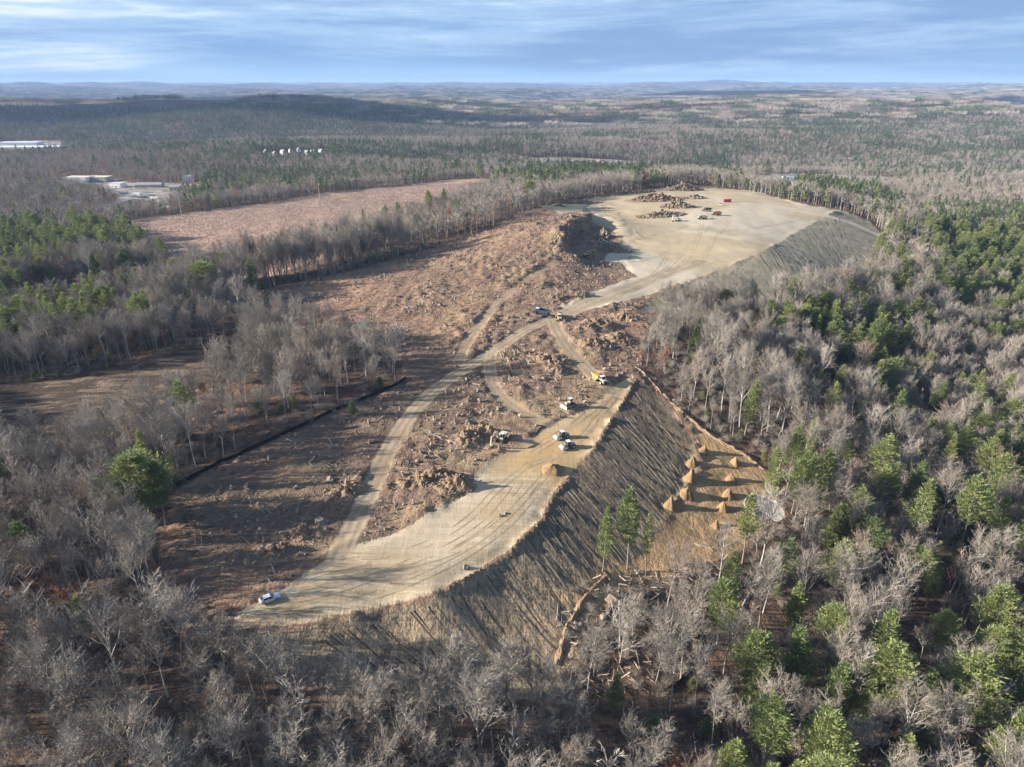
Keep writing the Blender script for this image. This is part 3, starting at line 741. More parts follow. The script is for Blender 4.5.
# hand-placed evergreens: picture position of the top, height, crown kind, spread, words
HAND = [
 (634,490,22,0,.82,"tallest pine of the three standing on the toe of the dark slope"),
 (607,507,18,1,.65,"smaller bright green pine left beside the pine at the foot of the dark slope"),
 (652,512,19,6,.55,"thin pine right behind the pines at the foot of the dark slope"),
 (130,452,21,5,1.45,"large spreading pine alone in the grey woods left of the cleared field"),
 (150,462,18,0,1.0,"pine crown merging into the right side of the large spreading pine left of the field"),
 (137,429,20,1,.6,"small dark pine top just behind the large spreading pine left of the field"),
 (18,521,16,0,1.05,"yellow-green pine at the left edge of the photo among bare grey trees"),
 (231,344,15,4,1.0,"dark green fir standing among grey treetops left of the brown field"),
 (177,380,20,0,1.0,"light green conical pine in the grey woods near the shaded glade"),
 (199,261,24,5,1.5,"broad evergreen with the widest crown in the wooded strip left of the field"),
 (140,290,19,0,1.0,"evergreen with pointed crown in the wooded strip before the shaded glade"),
 (250,258,20,1,1.0,"evergreen at the right end of the wooded strip by the far meadow"),
 (102,290,19,0,1.1,"light evergreen left of the broad one in the wooded strip"),
 (40,285,20,0,1.1,"pale evergreen in the wooded strip near the left edge of the photo"),
 (75,282,20,2,1.1,"tall pale evergreen in the left part of the wooded strip"),
 (727,580,17,5,.85,"bright green pine among leafless trees below the ochre soil heaps"),
 (736,548,14,1,.9,"small pine standing just below the ochre ground of the soil heaps"),
 (790,535,15,0,1.0,"yellow-green pine in the woods to the lower right of the stone basin"),
 (803,580,17,1,.9,"bright pine below the yellow-green one near the stone basin"),
 (850,538,19,0,1.15,"rounded light green pine in the right hand woods beyond the stone basin"),
 (866,487,18,0,1.1,"full pine crown amid brown woods right of the soil heaps"),
 (888,433,22,2,1.05,"tall full pine in the right hand woods above the rounded light green pine"),
 (830,446,19,4,1.2,"dark green spreading evergreen right of the row of soil heaps"),
 (780,447,23,6,.85,"slender tall green pine at the edge of the ochre ground by the stone basin"),
 (816,418,16,1,.8,"narrow pine top behind the dark spreading evergreen right of the soil heaps"),
 (930,480,25,6,1.0,"tall pine with long bare white trunk in the right hand woods"),
 (984,476,25,2,.95,"leaning tall pine with bare pale trunk near the right edge"),
 (1010,453,23,2,1.0,"pale green tall pine near the right edge above the leaning one"),
 (1003,428,19,1,.9,"pine with narrow top near the right edge of the photo"),
 (956,432,19,6,.9,"olive green pine behind the tall pines at the right"),
 (940,543,12,3,.9,"small bright young pine under the tall trunked pines at the right"),
 (1000,542,15,5,.9,"broad olive evergreen near the right edge under the leaning pine"),
 (892,609,20,1,1.05,"leaning light green pine beside a grey leafless crown at the lower right"),
 (985,655,22,0,1.35,"very large round pine at the lower right corner of the photo"),
 (778,697,19,0,1.1,"bright pine cut by the bottom edge right of the middle"),
 (910,739,17,0,.9,"pine top at the bottom edge between the two big bright pines"),
 (617,671,11,3,.75,"small dense pine low among leafless trees at the bottom middle"),
 (822,700,13,4,1.0,"dark low evergreen beside the bright pine at the bottom edge"),
 (753,380,20,1,.8,"single green pine in the leafless woods right of the fill slope"),
 (726,288,16,5,.85,"dark green spreading pine at the back of the woods below the hilltop"),
 (700,312,14,1,.8,"small pine in the grey woods below the seeded hillside"),
 (692,338,14,1,.75,"light green young pine nearest the berm in the grey woods"),
 (757,282,17,4,.9,"dark evergreen in the woods right beneath the seeded hillside"),
 (808,284,15,1,.9,"pointed evergreen standing at the lower edge of the seeded hillside"),
 (741,318,14,5,.7,"flat topped small pine in the grey woods below the hilltop"),
 (1012,590,19,5,1.0,"evergreen at the right edge above the very large round pine"),
 (843,365,18,1,1.0,"dark pointed evergreen left of the rusty shrub in the right hand woods"),
 (803,345,19,3,1.0,"conical evergreen in the right hand woods above the leafless trees"),
 (846,362,12,1,1.1,"bright yellowish small evergreen in the right hand woods"),
 (915,408,15,6,.9,"single narrow evergreen in the leafless slope at the right"),
 (975,374,14,5,.9,"olive round evergreen in the leafless slope at the right"),
 (948,415,12,3,.9,"little yellowish evergreen in the leafless slope at the right"),
 (352,402,5,3,1.0,"single low yellow-green seedling among brown treetops beyond the field"),
 (480,165,18,5,1.0,"evergreen at the tip of the far meadow"),
 (530,180,20,5,1.0,"evergreen in the clump beside the tip of the far meadow"),
]
placed = []      # name, proto (T,C,H), x, y, z, rot, scale, label, category, group, dep
def put_top(px, py, hgt): 
    p = ground(px, py, hgt); return p
hand_xy = []
HD = []
for tx, ty, hg, kd, spd, lab in HAND:
    p = put_top(tx, ty, hg * 1.12); hand_xy.append(p); HD.append((p, hg, kd, spd, lab))
hx = np.array(hand_xy)
dmin = np.sqrt(((X[:, None] - hx[None, :, 0]) ** 2 + (Y[:, None] - hx[None, :, 1]) ** 2)).min(1)
k = dmin > 3.6; k &= ~(isp & (dmin < 9) & (Y < 400)); X, Y, Zt, isp = X[k], Y[k], Zt[k], isp[k]
px, py, dep = project(X, Y, Zt); _, pyt, _ = project(X, Y, Zt + 18)
vis = (px > 8) & (px < 1016) & (pyt < 755) & (py > 0)
order = np.argsort(dep)
nb = 0; npn = 0; indiv = np.zeros(len(X), int)
for i in order:
    if not vis[i]: continue
    if isp[i]:
        if npn < 300 - len(HAND): indiv[i] = 2; npn += 1
    elif nb < 300 - 4: indiv[i] = 1; nb += 1
# regions are named by landmarks; trees nothing tells apart share their words and group
REG = [
 ([(-200,430),(200,430),(170,560),(200,640),(-200,640)], "left of the brown cleared field"),
 ([(-200,640),(270,640),(270,1200),(-400,1200)], "in the lower left woods below the car"),
 ([(270,600),(560,600),(560,1200),(270,1200)], "at the bottom edge before the fill slope"),
 ([(560,560),(780,530),(780,1200),(560,1200)], "on russet litter below the soil heaps"),
 ([(780,530),(1400,500),(1400,1300),(780,1300)], "in the lower right woods"),
 ([(640,300),(880,300),(880,540),(700,540),(640,400)], "right of the berm by the soil heaps"),
 ([(150,300),(410,300),(410,500),(150,500)], "behind the black silt fence left of the field"),
 ([(860,200),(1400,200),(1400,520),(860,520)], "on the wooded slope along the right edge"),
]
def region(px_, py_):
    for pts, w in REG:
        if pxpoly(np.array([px_]), np.array([py_]), pts)[0]: return w
    return "in the woods beyond the clearing"
def empty(name, loc, rz=0, sc=1.0, label=None, cat=None, group=None):
    o = bpy.data.objects.new(name, None); COL.objects.link(o); o.empty_display_size = .5
    o.location = loc; o.rotation_euler = (0, 0, rz); o.scale = sc if isinstance(sc, (tuple, list)) else (sc, sc, sc)
    if label: o['label'] = label
    if cat: o['category'] = cat
    if group: o['group'] = group
    return o
def child(name, me, par):
    o = bpy.data.objects.new(name, me); COL.objects.link(o); o.parent = par; return o
def tree_obj(name, proto, loc, rz, sc, label, cat, group, tilt=(0, 0)):
    o = empty(name, loc, rz, sc, label, cat, group); o.rotation_euler = (tilt[0], tilt[1], rz)
    child('trunk', proto[0], o); child('crown', proto[1], o); return o
look = ['upright leafless grey tree', 'slender leafless grey tree', 'leafless tree with wide grey crown', 'bare trunked leafless tree', 'low branched leafless tree', 'leafless tree with pale trunk', 'spreading leafless grey tree']
plook = ['full green pine', 'conical green pine', 'green pine with bare lower trunk', 'pointed young pine', 'dark green dense evergreen', 'broad round green pine', 'narrow green pine']
def cut16(a, b):
    for t_ in (a + b, a, a.replace('leaning ', ''), a.replace('leaning ', '').replace('tall ', '').replace('short ', '')):
        if len(t_.replace('-', ' ').split()) <= 16: return t_
    return t_
def words(s, tl, px_, py_):
    a = 'short ' if s < .84 else 'tall ' if s > 1.0 else ''
    if abs(tl[0]) + abs(tl[1]) > .085: a += 'leaning '
    b = ' close to the left edge' if px_ < 70 else ' close to the right edge' if px_ > 950 else ''
    b += ' at the bottom edge' if py_ > 670 and 'bottom' not in b else ''
    return a, b
for i in np.nonzero(indiv)[0]:
    w = region(px[i], py[i]); kd = int(rng.integers(0, 7)); rz = float(rng.random() * 6.28); s = float(rng.uniform(.66, 1.18))
    tl = (float(rng.normal(0, .04)), float(rng.normal(0, .04)))
    wa, wb = words(s, tl, px[i], pyt[i])
    if 'bottom edge' in w: wb = wb.replace(' at the bottom edge', '')
    if 'right edge' in w: wb = wb.replace(' close to the right edge', '')
    if indiv[i] == 1:
        if rng.random() < .10:
            tree_obj('dead_tree', SNAG[kd % 3], (X[i], Y[i], Zt[i]), rz, s, cut16(wa + 'pale dead tree ' + w, wb), 'dead tree', 'pale dead trees ' + w, tl)
        elif rng.random() < .05:
            tree_obj('russet_tree', RUS[kd % 3], (X[i], Y[i], Zt[i]), rz, s, 'small tree with dry russet leaves ' + w, 'tree', 'russet trees ' + w, tl)
        else:
            tree_obj('bare_tree', BARE[kd], (X[i], Y[i], Zt[i]), rz, s, cut16(wa + look[kd] + ' ' + w, wb), 'tree', 'bare trees ' + w, tl)
    else:
        tree_obj('pine_tree', PINE[kd], (X[i], Y[i], Zt[i]), rz, s, cut16(wa + plook[kd] + ' ' + w, wb), 'pine tree', 'pine trees ' + w, tl)
for p, hg, kd, spd, lab in HD:
    pr = PINE[kd]; s = hg / pr[2]
    tree_obj('pine_tree', pr, (p[0], p[1], gz(p[0], p[1])), random.random() * 6.28, (s * spd / max(s, .6) if 0 else max(s, .5) * spd * 1.12, max(s, .5) * spd * 1.12, s * 1.12), lab, 'pine tree', 'pine trees standing out', (random.gauss(0, .02), random.gauss(0, .02)))
for tx, ty, hg, sc_, lab in [(309,303,12,.9,"orange-brown leafed tree at the edge of the brown field behind the grey woods"),(314,322,9,.7,"smaller russet tree in front of the orange-brown one at the field edge"),
    (786,362,8,.6,"small rusty orange tree in the right hand woods"),(150,552,9,.8,"low russet tree in the grey woods at the left edge of the field"),(100,455,10,.8,"russet-tinged tree in the grey woods at the left"),(275,722,10,.9,"reddish leafed tree in the woods at the bottom left"),
    (392,680,7,.5,"small reddish sapling in front of the fill slope"),(102,162,15,1.2,"bright red-orange tree beside the long flat white building"),(178,170,11,.9,"golden brown tree left of the white house by the yard")]:
    p = put_top(tx, ty, hg); s = hg / 13
    tree_obj('russet_tree', RUS[int(tx) % 3], (p[0], p[1], gz(*p)), random.random() * 6, (s * sc_ * 1.2, s * sc_ * 1.2, s), lab, 'tree', 'russet trees')

# the rest of the woods, one object of each kind, drawn by geometry nodes
def stuff(name, protos, pts, rot, scl, idx, label=None):
    me = bpy.data.meshes.new(name); me.vertices.add(len(pts)); me.vertices.foreach_set('co', np.asarray(pts, np.float32).ravel())
    a = me.attributes.new('rot', 'FLOAT_VECTOR', 'POINT'); a.data.foreach_set('vector', np.asarray(rot, np.float32).ravel())
    a = me.attributes.new('scl', 'FLOAT_VECTOR', 'POINT'); a.data.foreach_set('vector', np.asarray(scl, np.float32).ravel())
    a = me.attributes.new('idx', 'INT', 'POINT'); a.data.foreach_set('value', np.asarray(idx, np.int32))
    ob = bpy.data.objects.new(name, me); COL.objects.link(ob); ob['kind'] = 'stuff'
    if label: ob['label'] = label
    ng = bpy.data.node_groups.new(name, 'GeometryNodeTree')
    ng.interface.new_socket('Geometry', in_out='INPUT', socket_type='NodeSocketGeometry'); ng.interface.new_socket('Geometry', in_out='OUTPUT', socket_type='NodeSocketGeometry')
    gi = ng.nodes.new('NodeGroupInput'); go = ng.nodes.new('NodeGroupOutput'); jn = ng.nodes.new('GeometryNodeJoinGeometry')
    def named(n, t):
        q = ng.nodes.new('GeometryNodeInputNamedAttribute'); q.data_type = t; q.inputs[0].default_value = n
        return [s_ for s_ in q.outputs if s_.enabled][0]
    rt, sc_, ix = named('rot', 'FLOAT_VECTOR'), named('scl', 'FLOAT_VECTOR'), named('idx', 'INT')
    for i, pm in enumerate(protos):
        po = bpy.data.objects.new(name + '_source', pm)
        oi = ng.nodes.new('GeometryNodeObjectInfo'); oi.inputs[0].default_value = po; oi.inputs['As Instance'].default_value = True
        cm = ng.nodes.new('FunctionNodeCompare'); cm.data_type = 'INT'; cm.operation = 'EQUAL'
        ins_ = [s_ for s_ in cm.inputs if s_.enabled]; ng.links.new(ix, ins_[0]); ins_[1].default_value = i
        ip = ng.nodes.new('GeometryNodeInstanceOnPoints')
        ng.links.new(gi.outputs[0], ip.inputs['Points']); ng.links.new(cm.outputs[0], ip.inputs['Selection']); ng.links.new(oi.outputs['Geometry'], ip.inputs['Instance'])
        ng.links.new(rt, ip.inputs['Rotation']); ng.links.new(sc_, ip.inputs['Scale']); ng.links.new(ip.outputs[0], jn.inputs[0])
    ng.links.new(jn.outputs[0], go.inputs[0])
    md = ob.modifiers.new('nodes', 'NODES'); md.node_group = ng
    return ob
def join_proto(pr, nm):
    (t, c, H) = pr; o = []
    vt = np.zeros(len(t.vertices) * 3, np.float32); t.vertices.foreach_get('co', vt); vc = np.zeros(len(c.vertices) * 3, np.float32); c.vertices.foreach_get('co', vc)
    F = [tuple(p.vertices) for p in t.polygons] + [tuple(v + len(t.vertices) for v in p.vertices) for p in c.polygons]
    mats = [t.materials[0]] + list(c.materials); mi = [0] * len(t.polygons) + [1 + p.material_index for p in c.polygons]
    return mesh_from(nm, np.concatenate([vt, vc]).reshape(-1, 3), F, mats, mi)
FULL_B = [join_proto(p, 'bare_full') for p in BARE]; FULL_P = [join_proto(p, 'pine_full') for p in PINE]; FULL_R = [join_proto(p, 'russet_full') for p in RUS[:2]]
rest = indiv == 0
def pack(x, y, z, smin=.72, smax=1.12, tilt=.04, sink=0.0):
    n = len(x); rot = np.stack([rng.normal(0, tilt, n), rng.normal(0, tilt, n), rng.random(n) * 6.28], -1); s = rng.uniform(smin, smax, n)
    return np.stack([x, y, z - sink], -1), rot, np.stack([s * rng.uniform(.85, 1.15, n), s * rng.uniform(.85, 1.15, n), s], -1)
near = dep < 470
m = rest & ~isp
pts, rot, sc_ = pack(X[m], Y[m], Zt[m], .62, 1.18); sc_ = sc_ * np.minimum(belt(X[m], Y[m]), 1.35)[:, None]; idx = np.where(near[m], rng.integers(0, 7, m.sum()), 7 + rng.integers(0, 5, m.sum())); idx = np.where((rng.random(m.sum()) < .03), 12 + rng.integers(0, 2, m.sum()), idx)
stuff('bare_woods', FULL_B + MIDB + FULL_R, pts, rot, sc_, idx)
m = rest & isp
pts, rot, sc_ = pack(X[m], Y[m], Zt[m], .65, 1.1); idx = np.where(dep[m] < 600, rng.integers(0, 7, m.sum()), 7 + rng.integers(0, 4, m.sum()))
stuff('evergreen_woods', FULL_P + MIDP, pts, rot, sc_, idx)
# woods from 900 m to about 2.4 km, still single trees
X2, Y2 = scatter(-2200, 2200, 860, 2500, 7.0)
k = (Y2 >= 900) | (np.abs(X2) > 720); X2, Y2 = X2[k], Y2[k]
Z2_ = hb(X2, Y2); k = seen(X2, Y2, Z2_, 120); X2, Y2, Z2_ = X2[k], Y2[k], Z2_[k]
k = ~is_open(X2, Y2, 2.0) & (fbm(X2 / 60, Y2 / 60, 3, 310) + rng.random(len(X2)) * .3 > .42); X2, Y2 = X2[k], Y2[k]; Z2_ = zat(X2, Y2)
ip = rng.random(len(X2)) < pine_share(X2, Y2)
pts, rot, sc_ = pack(X2[~ip], Y2[~ip], Z2_[~ip], .7, 1.1, .03); stuff('bare_woods_far', MIDB, pts, rot, sc_, rng.integers(0, 5, len(pts)))
pts, rot, sc_ = pack(X2[ip], Y2[ip], Z2_[ip], .7, 1.1, .03); stuff('evergreen_woods_far', MIDP, pts, rot, sc_, rng.integers(0, 3, len(pts)))
X3, Y3 = scatter(-9500, 9500, 2450, 12500, 56, .12)
Z3 = hb(X3, Y3); k = seen(X3, Y3, Z3, 60); X3, Y3 = X3[k], Y3[k]; Z3 = zat(X3, Y3)
ip = rng.random(len(X3)) < pine_share(X3, Y3)
k = fbm(X3 / 900, Y3 / 900, 3, 207) < .72; X3, Y3, Z3, ip = X3[k], Y3[k], Z3[k], ip[k]
pts, rot, sc_ = pack(X3, Y3, Z3, .95, 1.1, .0, 1.0); stuff('distant_woods', GRV, pts, rot, sc_, np.where(ip, 3, 0) + rng.integers(0, 3, len(pts)))
print('trees', len(X), len(X2), len(X3), nb, npn)
# undergrowth
X4, Y4 = scatter(-330, 330, 20, 480, 4.2)
k = ~is_open(X4, Y4, 0.0) & (fbm(X4 / 18, Y4 / 18, 3, 320) > .47); X4, Y4 = X4[k], Y4[k]; Z4 = zat(X4, Y4); k = seen(X4, Y4, Z4, 60); X4, Y4, Z4 = X4[k], Y4[k], Z4[k]
sap = (rng.random(len(X4)) < .07)
pts, rot, sc_ = pack(X4, Y4, Z4, .6, 1.4, .1); stuff('undergrowth', SHRUB + SAPL, pts, rot, sc_ * np.where(sap, .8, 1.0)[:, None], np.where(sap, 3 + rng.integers(0, 2, len(pts)), rng.integers(0, 3, len(pts))))

# ------------------------------------------------------------------ things on the site
from mathutils import noise as mnoise
class MB:
    def __init__(s): s.V = []; s.F = []; s.M = []; s.mats = []
    def mi(s, m):
        if m not in s.mats: s.mats.append(m)
        return s.mats.index(m)
    def add(s, V, F, m):
        o = len(s.V); s.V += [tuple(v) for v in V]; s.F += [tuple(i + o for i in f) for f in F]; s.M += [s.mi(m)] * len(F)
    def box(s, c, d, m, rx=0, ry=0, rz=0, taper=1.0, bev=.0):
        hx_, hy_, hz = d[0] / 2, d[1] / 2, d[2] / 2; V = []
        for z, t in ((-hz, 1), (hz, taper)):
            for x, y in ((-hx_, -hy_), (hx_, -hy_), (hx_, hy_), (-hx_, hy_)): V.append(Vector((x * t, y * t, z)))
        F = [(0, 3, 2, 1), (4, 5, 6, 7), (0, 1, 5, 4), (1, 2, 6, 5), (2, 3, 7, 6), (3, 0, 4, 7)]
        if bev:
            # chamfered box: each face shrunk, with edge and corner faces
            b = min(bev, hx_ * .9, hy_ * .9, hz * .9); V = []; idx = {}
            for ax in range(3):
                for sg in (-1, 1):
                    for a in (-1, 1):
                        for b2 in (-1, 1):
                            p = [0, 0, 0]; H3 = (hx_, hy_, hz); o1, o2 = (ax + 1) % 3, (ax + 2) % 3
                            p[ax] = sg * H3[ax]; p[o1] = a * (H3[o1] - b); p[o2] = b2 * (H3[o2] - b)
                            t = taper if p[2] > 0 else 1; V.append(Vector((p[0] * t, p[1] * t, p[2])))
            import bmesh
            bm = bmesh.new(); vs = [bm.verts.new(v) for v in V]; bmesh.ops.convex_hull(bm, input=vs); bmesh.ops.dissolve_limit(bm, angle_limit=.01, verts=bm.verts[:], edges=bm.edges[:])
            bm.verts.index_update(); V = [v.co.copy() for v in bm.verts]; F = [tuple(v.index for v in f.verts) for f in bm.faces]; bm.free()
        Mx = Matrix.Translation(c) @ Matrix.Rotation(rz, 4, 'Z') @ Matrix.Rotation(ry, 4, 'Y') @ Matrix.Rotation(rx, 4, 'X')
        s.add([Mx @ v for v in V], F, m); return s
    def cyl(s, p, q, r, m, k=12, r2=None):
        p, q = Vector(p), Vector(q); d = (q - p).normalized(); a = d.orthogonal().normalized(); b = d.cross(a); r2 = r if r2 is None else r2
        V = [p + r * (math.cos(6.2832 * j / k) * a + math.sin(6.2832 * j / k) * b) for j in range(k)] + [q + r2 * (math.cos(6.2832 * j / k) * a + math.sin(6.2832 * j / k) * b) for j in range(k)]
        F = [(j, (j + 1) % k, k + (j + 1) % k, k + j) for j in range(k)] + [tuple(range(k - 1, -1, -1)), tuple(range(k, 2 * k))]
        s.add(V, F, m); return s
    def prof(s, pts, w, m, y0=0.0, inset=0.0):
        """side outline (x,z) made solid across y, width w"""
        k = len(pts); V = [(x, y0 - w / 2, z) for x, z in pts] + [(x, y0 + w / 2, z) for x, z in pts]
        F = [tuple(range(k)), tuple(range(2 * k - 1, k - 1, -1))] + [(j, k + j, k + (j + 1) % k, (j + 1) % k) for j in range(k)]
        s.add(V, F, m); return s
    def build(s, name, par=None, smooth=False):
        me = mesh_from(name, s.V, s.F, s.mats, s.M, smooth); o = bpy.data.objects.new(name, me); COL.objects.link(o)
        if par is not None: o.parent = par
        return o
def B(): return MB()
yel = paint('machine_yellow', (.50, .32, .09), .45, .4, 0, .45); cream = paint('sunbleached_paint', (.58, .52, .36), .45, .4, 0, .3)
white = paint('white_paint', (.80, .81, .82), .25, .5, 0, .10); dark = paint('dark_steel', (.035, .035, .037), .6); steel = paint('worn_steel', (.50, .49, .47), .35, .6, .4)
glass = paint('glass', (.03, .045, .06), .08, .8, 0, .05); rubber = paint('rubber', (.028, .026, .024), .9, .2, 0, .5); red = paint('red_paint', (.55, .05, .04), .4, .4, 0, .2)
navy = paint('dark_blue_paint', (.035, .06, .10), .4, .4, 0, .3); grey = paint('grey_paint', (.42, .43, .44), .5, .4, 0, .3); orange = paint('orange_paint', (.62, .22, .05), .45)
lamp_ = paint('lamp_glass', (.75, .75, .7), .1, .6, 0, .0); tail_ = paint('tail_glass', (.35, .02, .02), .15, .6, 0, .0)
def thing(name, loc, rz, label, cat, group=None, sc=1.0): return empty(name, loc, rz, sc, label, cat, group)
def wheel(par, x, y, r, w, z=None, rimm=None, name='wheel'):
    t = B().cyl((x, y - w / 2, r if z is None else z), (x, y + w / 2, r if z is None else z), r, rubber, 18).build(name, par)
    sgn = 1 if y > 0 else -1; zz = r if z is None else z
    B().cyl((x, y + sgn * (w / 2 - .03), zz), (x, y + sgn * (w / 2 + .03), zz), r * .55, rimm or steel, 12).build('rim', t)

def car(loc, rz, label, body=None, L=4.6, group=None, suv=False):
    t = thing('parked_car', loc, rz, label, 'car', group); body = body or white; hz = 1.45 if not suv else 1.7; s = L / 4.6
    b = B().prof([(-2.28*s,.35),(-2.3*s,.85),(-2.1*s,.98),(-1.2*s,1.0),(1.0*s,.95),(1.95*s,.80),(2.28*s,.62),(2.3*s,.32),(1.85*s,.22),(-1.9*s,.22)], 1.80, body)
    b.build('body', t)
    c = B(); zt = hz
    V = [(-1.95*s,-.80,.97),(1.0*s,-.80,.93),(1.0*s,.80,.93),(-1.95*s,.80,.97),(-1.35*s,-.62,zt-.04),(.15*s,-.62,zt),(.15*s,.62,zt),(-1.35*s,.62,zt-.04)]
    c.add(V, [(0,1,5,4),(1,2,6,5),(2,3,7,6),(3,0,4,7)], glass); c.build('windows', t)
    B().box((-.6*s, 0, zt + .012), (1.52*s, 1.26, .05), body, ry=-.02).build('roof', t)
    for y in (-.80, .80):
        pl = B()
        for xa, za, xb, zb in ((.98, .94, .16, zt - .01), (-.45, .97, -.5, zt - .02), (-1.93, .98, -1.36, zt - .05)): pl.cyl((xa * s, y, za), (xb * s, y * .785, zb), .045, body, 6)
        pl.build('pillar', t)
        B().box((2.2*s, y * .82, .66), (.18, .34, .14), lamp_).build('headlight', t); B().box((-2.27*s, y * .85, .80), (.08, .26, .16), tail_).build('taillight', t)
        B().box((.78*s, y * 1.2, 1.0), (.16, .14, .12), body).build('mirror', t)
        for x in (-1.4*s, 1.42*s): wheel(t, x, y * 1.04, .34, .22)
    return t
def track(par, y, L, hgt, w, x0=0):
    b = B(); n = 10; pts = []
    for i in range(n): a = math.pi / 2 + math.pi * i / (n - 1); pts.append((x0 - L / 2 + hgt / 2 + hgt / 2 * math.cos(a), hgt / 2 + hgt / 2 * math.sin(a)))
    for i in range(n): a = -math.pi / 2 + math.pi * i / (n - 1); pts.append((x0 + L / 2 - hgt / 2 + hgt / 2 * math.cos(a), hgt / 2 + hgt / 2 * math.sin(a)))
    b.prof(pts, w, dark, y)
    for i in range(int(L / .28)): b.box((x0 - L / 2 + hgt / 2 + i * .28 * (L - hgt) / L, y, hgt + .02), (.08, w + .04, .07), dark)
    t = b.build('track', par)
    s = 1 if y > 0 else -1
    r = B()
    for i in range(5): r.cyl((x0 - L / 2 + hgt * .5 + i * (L - hgt) / 4, y + s * w * .42, hgt * .42), (x0 - L / 2 + hgt * .5 + i * (L - hgt) / 4, y + s * (w * .5 + .05), hgt * .42), hgt * .26, steel, 10)
    r.build('rollers', t)
def cab(par, c, d, paintm, roofm=None):
    t = B().box(c, (d[0], d[1], d[2]), glass, taper=.92).build('cab', par)
    f = B(); x, y, z = c; a, b_, e = d[0] / 2, d[1] / 2, d[2] / 2
    for sx in (-1, 1):
        for sy in (-1, 1): f.cyl((x + sx * a, y + sy * b_, z - e), (x + sx * a * .93, y + sy * b_ * .93, z + e), .07, paintm, 6)
    f.box((x, y, z - e * .7), (d[0] + .05, d[1] + .05, e * .55), paintm); f.build('cab_frame', t)
    B().box((x, y, z + e + .06), (d[0] + .15, d[1] + .15, .12), roofm or paintm, bev=.05).build('cab_roof', t)
def bulldozer(loc, rz, label, paintm=yel):
    t = thing('bulldozer', loc, rz, label, 'bulldozer', 'earthmoving machines')
    for y in (-1.0, 1.0): track(t, y, 3.6, 1.05, .6)
    B().box((.75, 0, 1.35), (1.9, 1.15, 1.0), paintm, bev=.1).build('hood', t)
    B().box((-.9, 0, 1.15), (1.5, 1.3, .8), dark, bev=.06).build('body', t)
    cab(t, (-.55, 0, 2.35), (1.35, 1.35, 1.35), paintm, white)
    B().cyl((.9, .35, 1.8), (.9, .35, 2.7), .07, dark, 8).build('exhaust', t)
    bl = B(); pts = []
    for i in range(7): a = -.75 + 1.5 * i / 6; pts.append((2.55 + .55 * (1 - math.cos(a)) * 1.5, .72 + .75 * math.sin(a) / math.sin(.75)))
    bl.prof(pts + [(x - .12, z) for x, z in reversed(pts)], 3.7, steel); b_ = bl.build('blade', t)
    for y in (-1.36, 1.36): B().box((1.1, y, .55), (2.9, .16, .26), paintm).build('push_arm', t)
    for y in (-.4, .4): B().cyl((1.6, y, 1.6), (2.5, y, 1.0), .06, steel, 8).build('blade_ram', t)
    r = B().box((-2.1, 0, .95), (.25, 1.7, .3), dark); 
    for y in (-.7, 0, .7): r.box((-2.3, y, .55), (.14, .1, .9), dark)
    r.build('ripper', t); return t
def roller(loc, rz, label, ):
    t = thing('soil_roller', loc, rz, label, 'roller', 'rollers on the sandy pad')
    B().cyl((1.9, -1.05, .78), (1.9, 1.05, .78), .78, steel, 28).build('drum', t)
    fr = B()
    for y in (-1.17, 1.17): fr.box((1.7, y, .8), (2.1, .14, .34), white, bev=.04)
    fr.box((.75, 0, .8), (.3, 2.4, .4), white, bev=.04); fr.box((2.78, 0, .82), (.16, 2.4, .34), white, bev=.04); fr.build('drum_frame', t)
    B().box((-1.55, 0, 1.25), (1.9, 1.5, 1.0), grey, bev=.18).build('hood', t); B().box((-.6, 0, .75), (3.4, .9, .5), dark, bev=.05).build('chassis', t)
    cab(t, (-.1, 0, 1.95), (1.25, 1.5, 1.45), dark, white)
    for y in (-.85, .85): wheel(t, -1.6, y, .74, .55, rimm=grey)
    return t
def dump_truck(loc, rz, label, bodym=yel, cabm=cream, name='dump_truck', load=None):
    t = thing(name, loc, rz, label, 'dump truck', 'dump trucks')
    B().box((3.1, 0, 1.55), (1.9, 2.0, 1.0), cabm, bev=.18, taper=.9).build('hood', t)
    B().box((4.08, 0, 1.35), (.14, 1.3, .7), dark).build('grille', t)
    cab(t, (1.75, 0, 2.35), (1.5, 1.7, 1.6), cabm, white)
    B().box((-.6, 0, 1.15), (7.2, 1.0, .5), dark).build('chassis', t)
    bd = B(); w = 2.9
    o = [(-4.9, 2.15), (-3.6, 1.35), (.4, 1.35), (.75, 2.9), (-1.0, 2.75), (-4.5, 2.6)]
    for y in (-w / 2, w / 2): bd.prof(o, .12, bodym, y)
    bd.prof([(-4.9, 2.13), (-3.6, 1.33), (.4, 1.33), (.4, 1.47), (-3.55, 1.47), (-4.85, 2.25)], w - .12, bodym); bd.prof([(.32, 1.37), (.45, 1.37), (.95, 3.15), (.8, 3.15)], w - .12, bodym)
    b_ = bd.build('dump_body', t)
    if load:
        ld = B(); ld.add([(-4.2, -1.3, 2.3), (.5, -1.3, 2.6), (.5, 1.3, 2.6), (-4.2, 1.3, 2.3), (-1.6, 0, 3.3), (-.4, .2, 3.2), (-2.8, -.2, 3.0)], [(0, 1, 4), (1, 5, 4), (1, 2, 5), (2, 3, 4), (2, 4, 5), (3, 0, 6), (0, 4, 6), (3, 6, 4)], load); ld.build('load', b_)
    for x in (-3.1, -1.45, 2.7):
        for y in (-1.12, 1.12): wheel(t, x, y, .85, .62, rimm=cabm)
    for y in (-.8, .8): B().box((4.1, y, 1.75), (.08, .25, .2), lamp_).build('headlight', t)
    return t
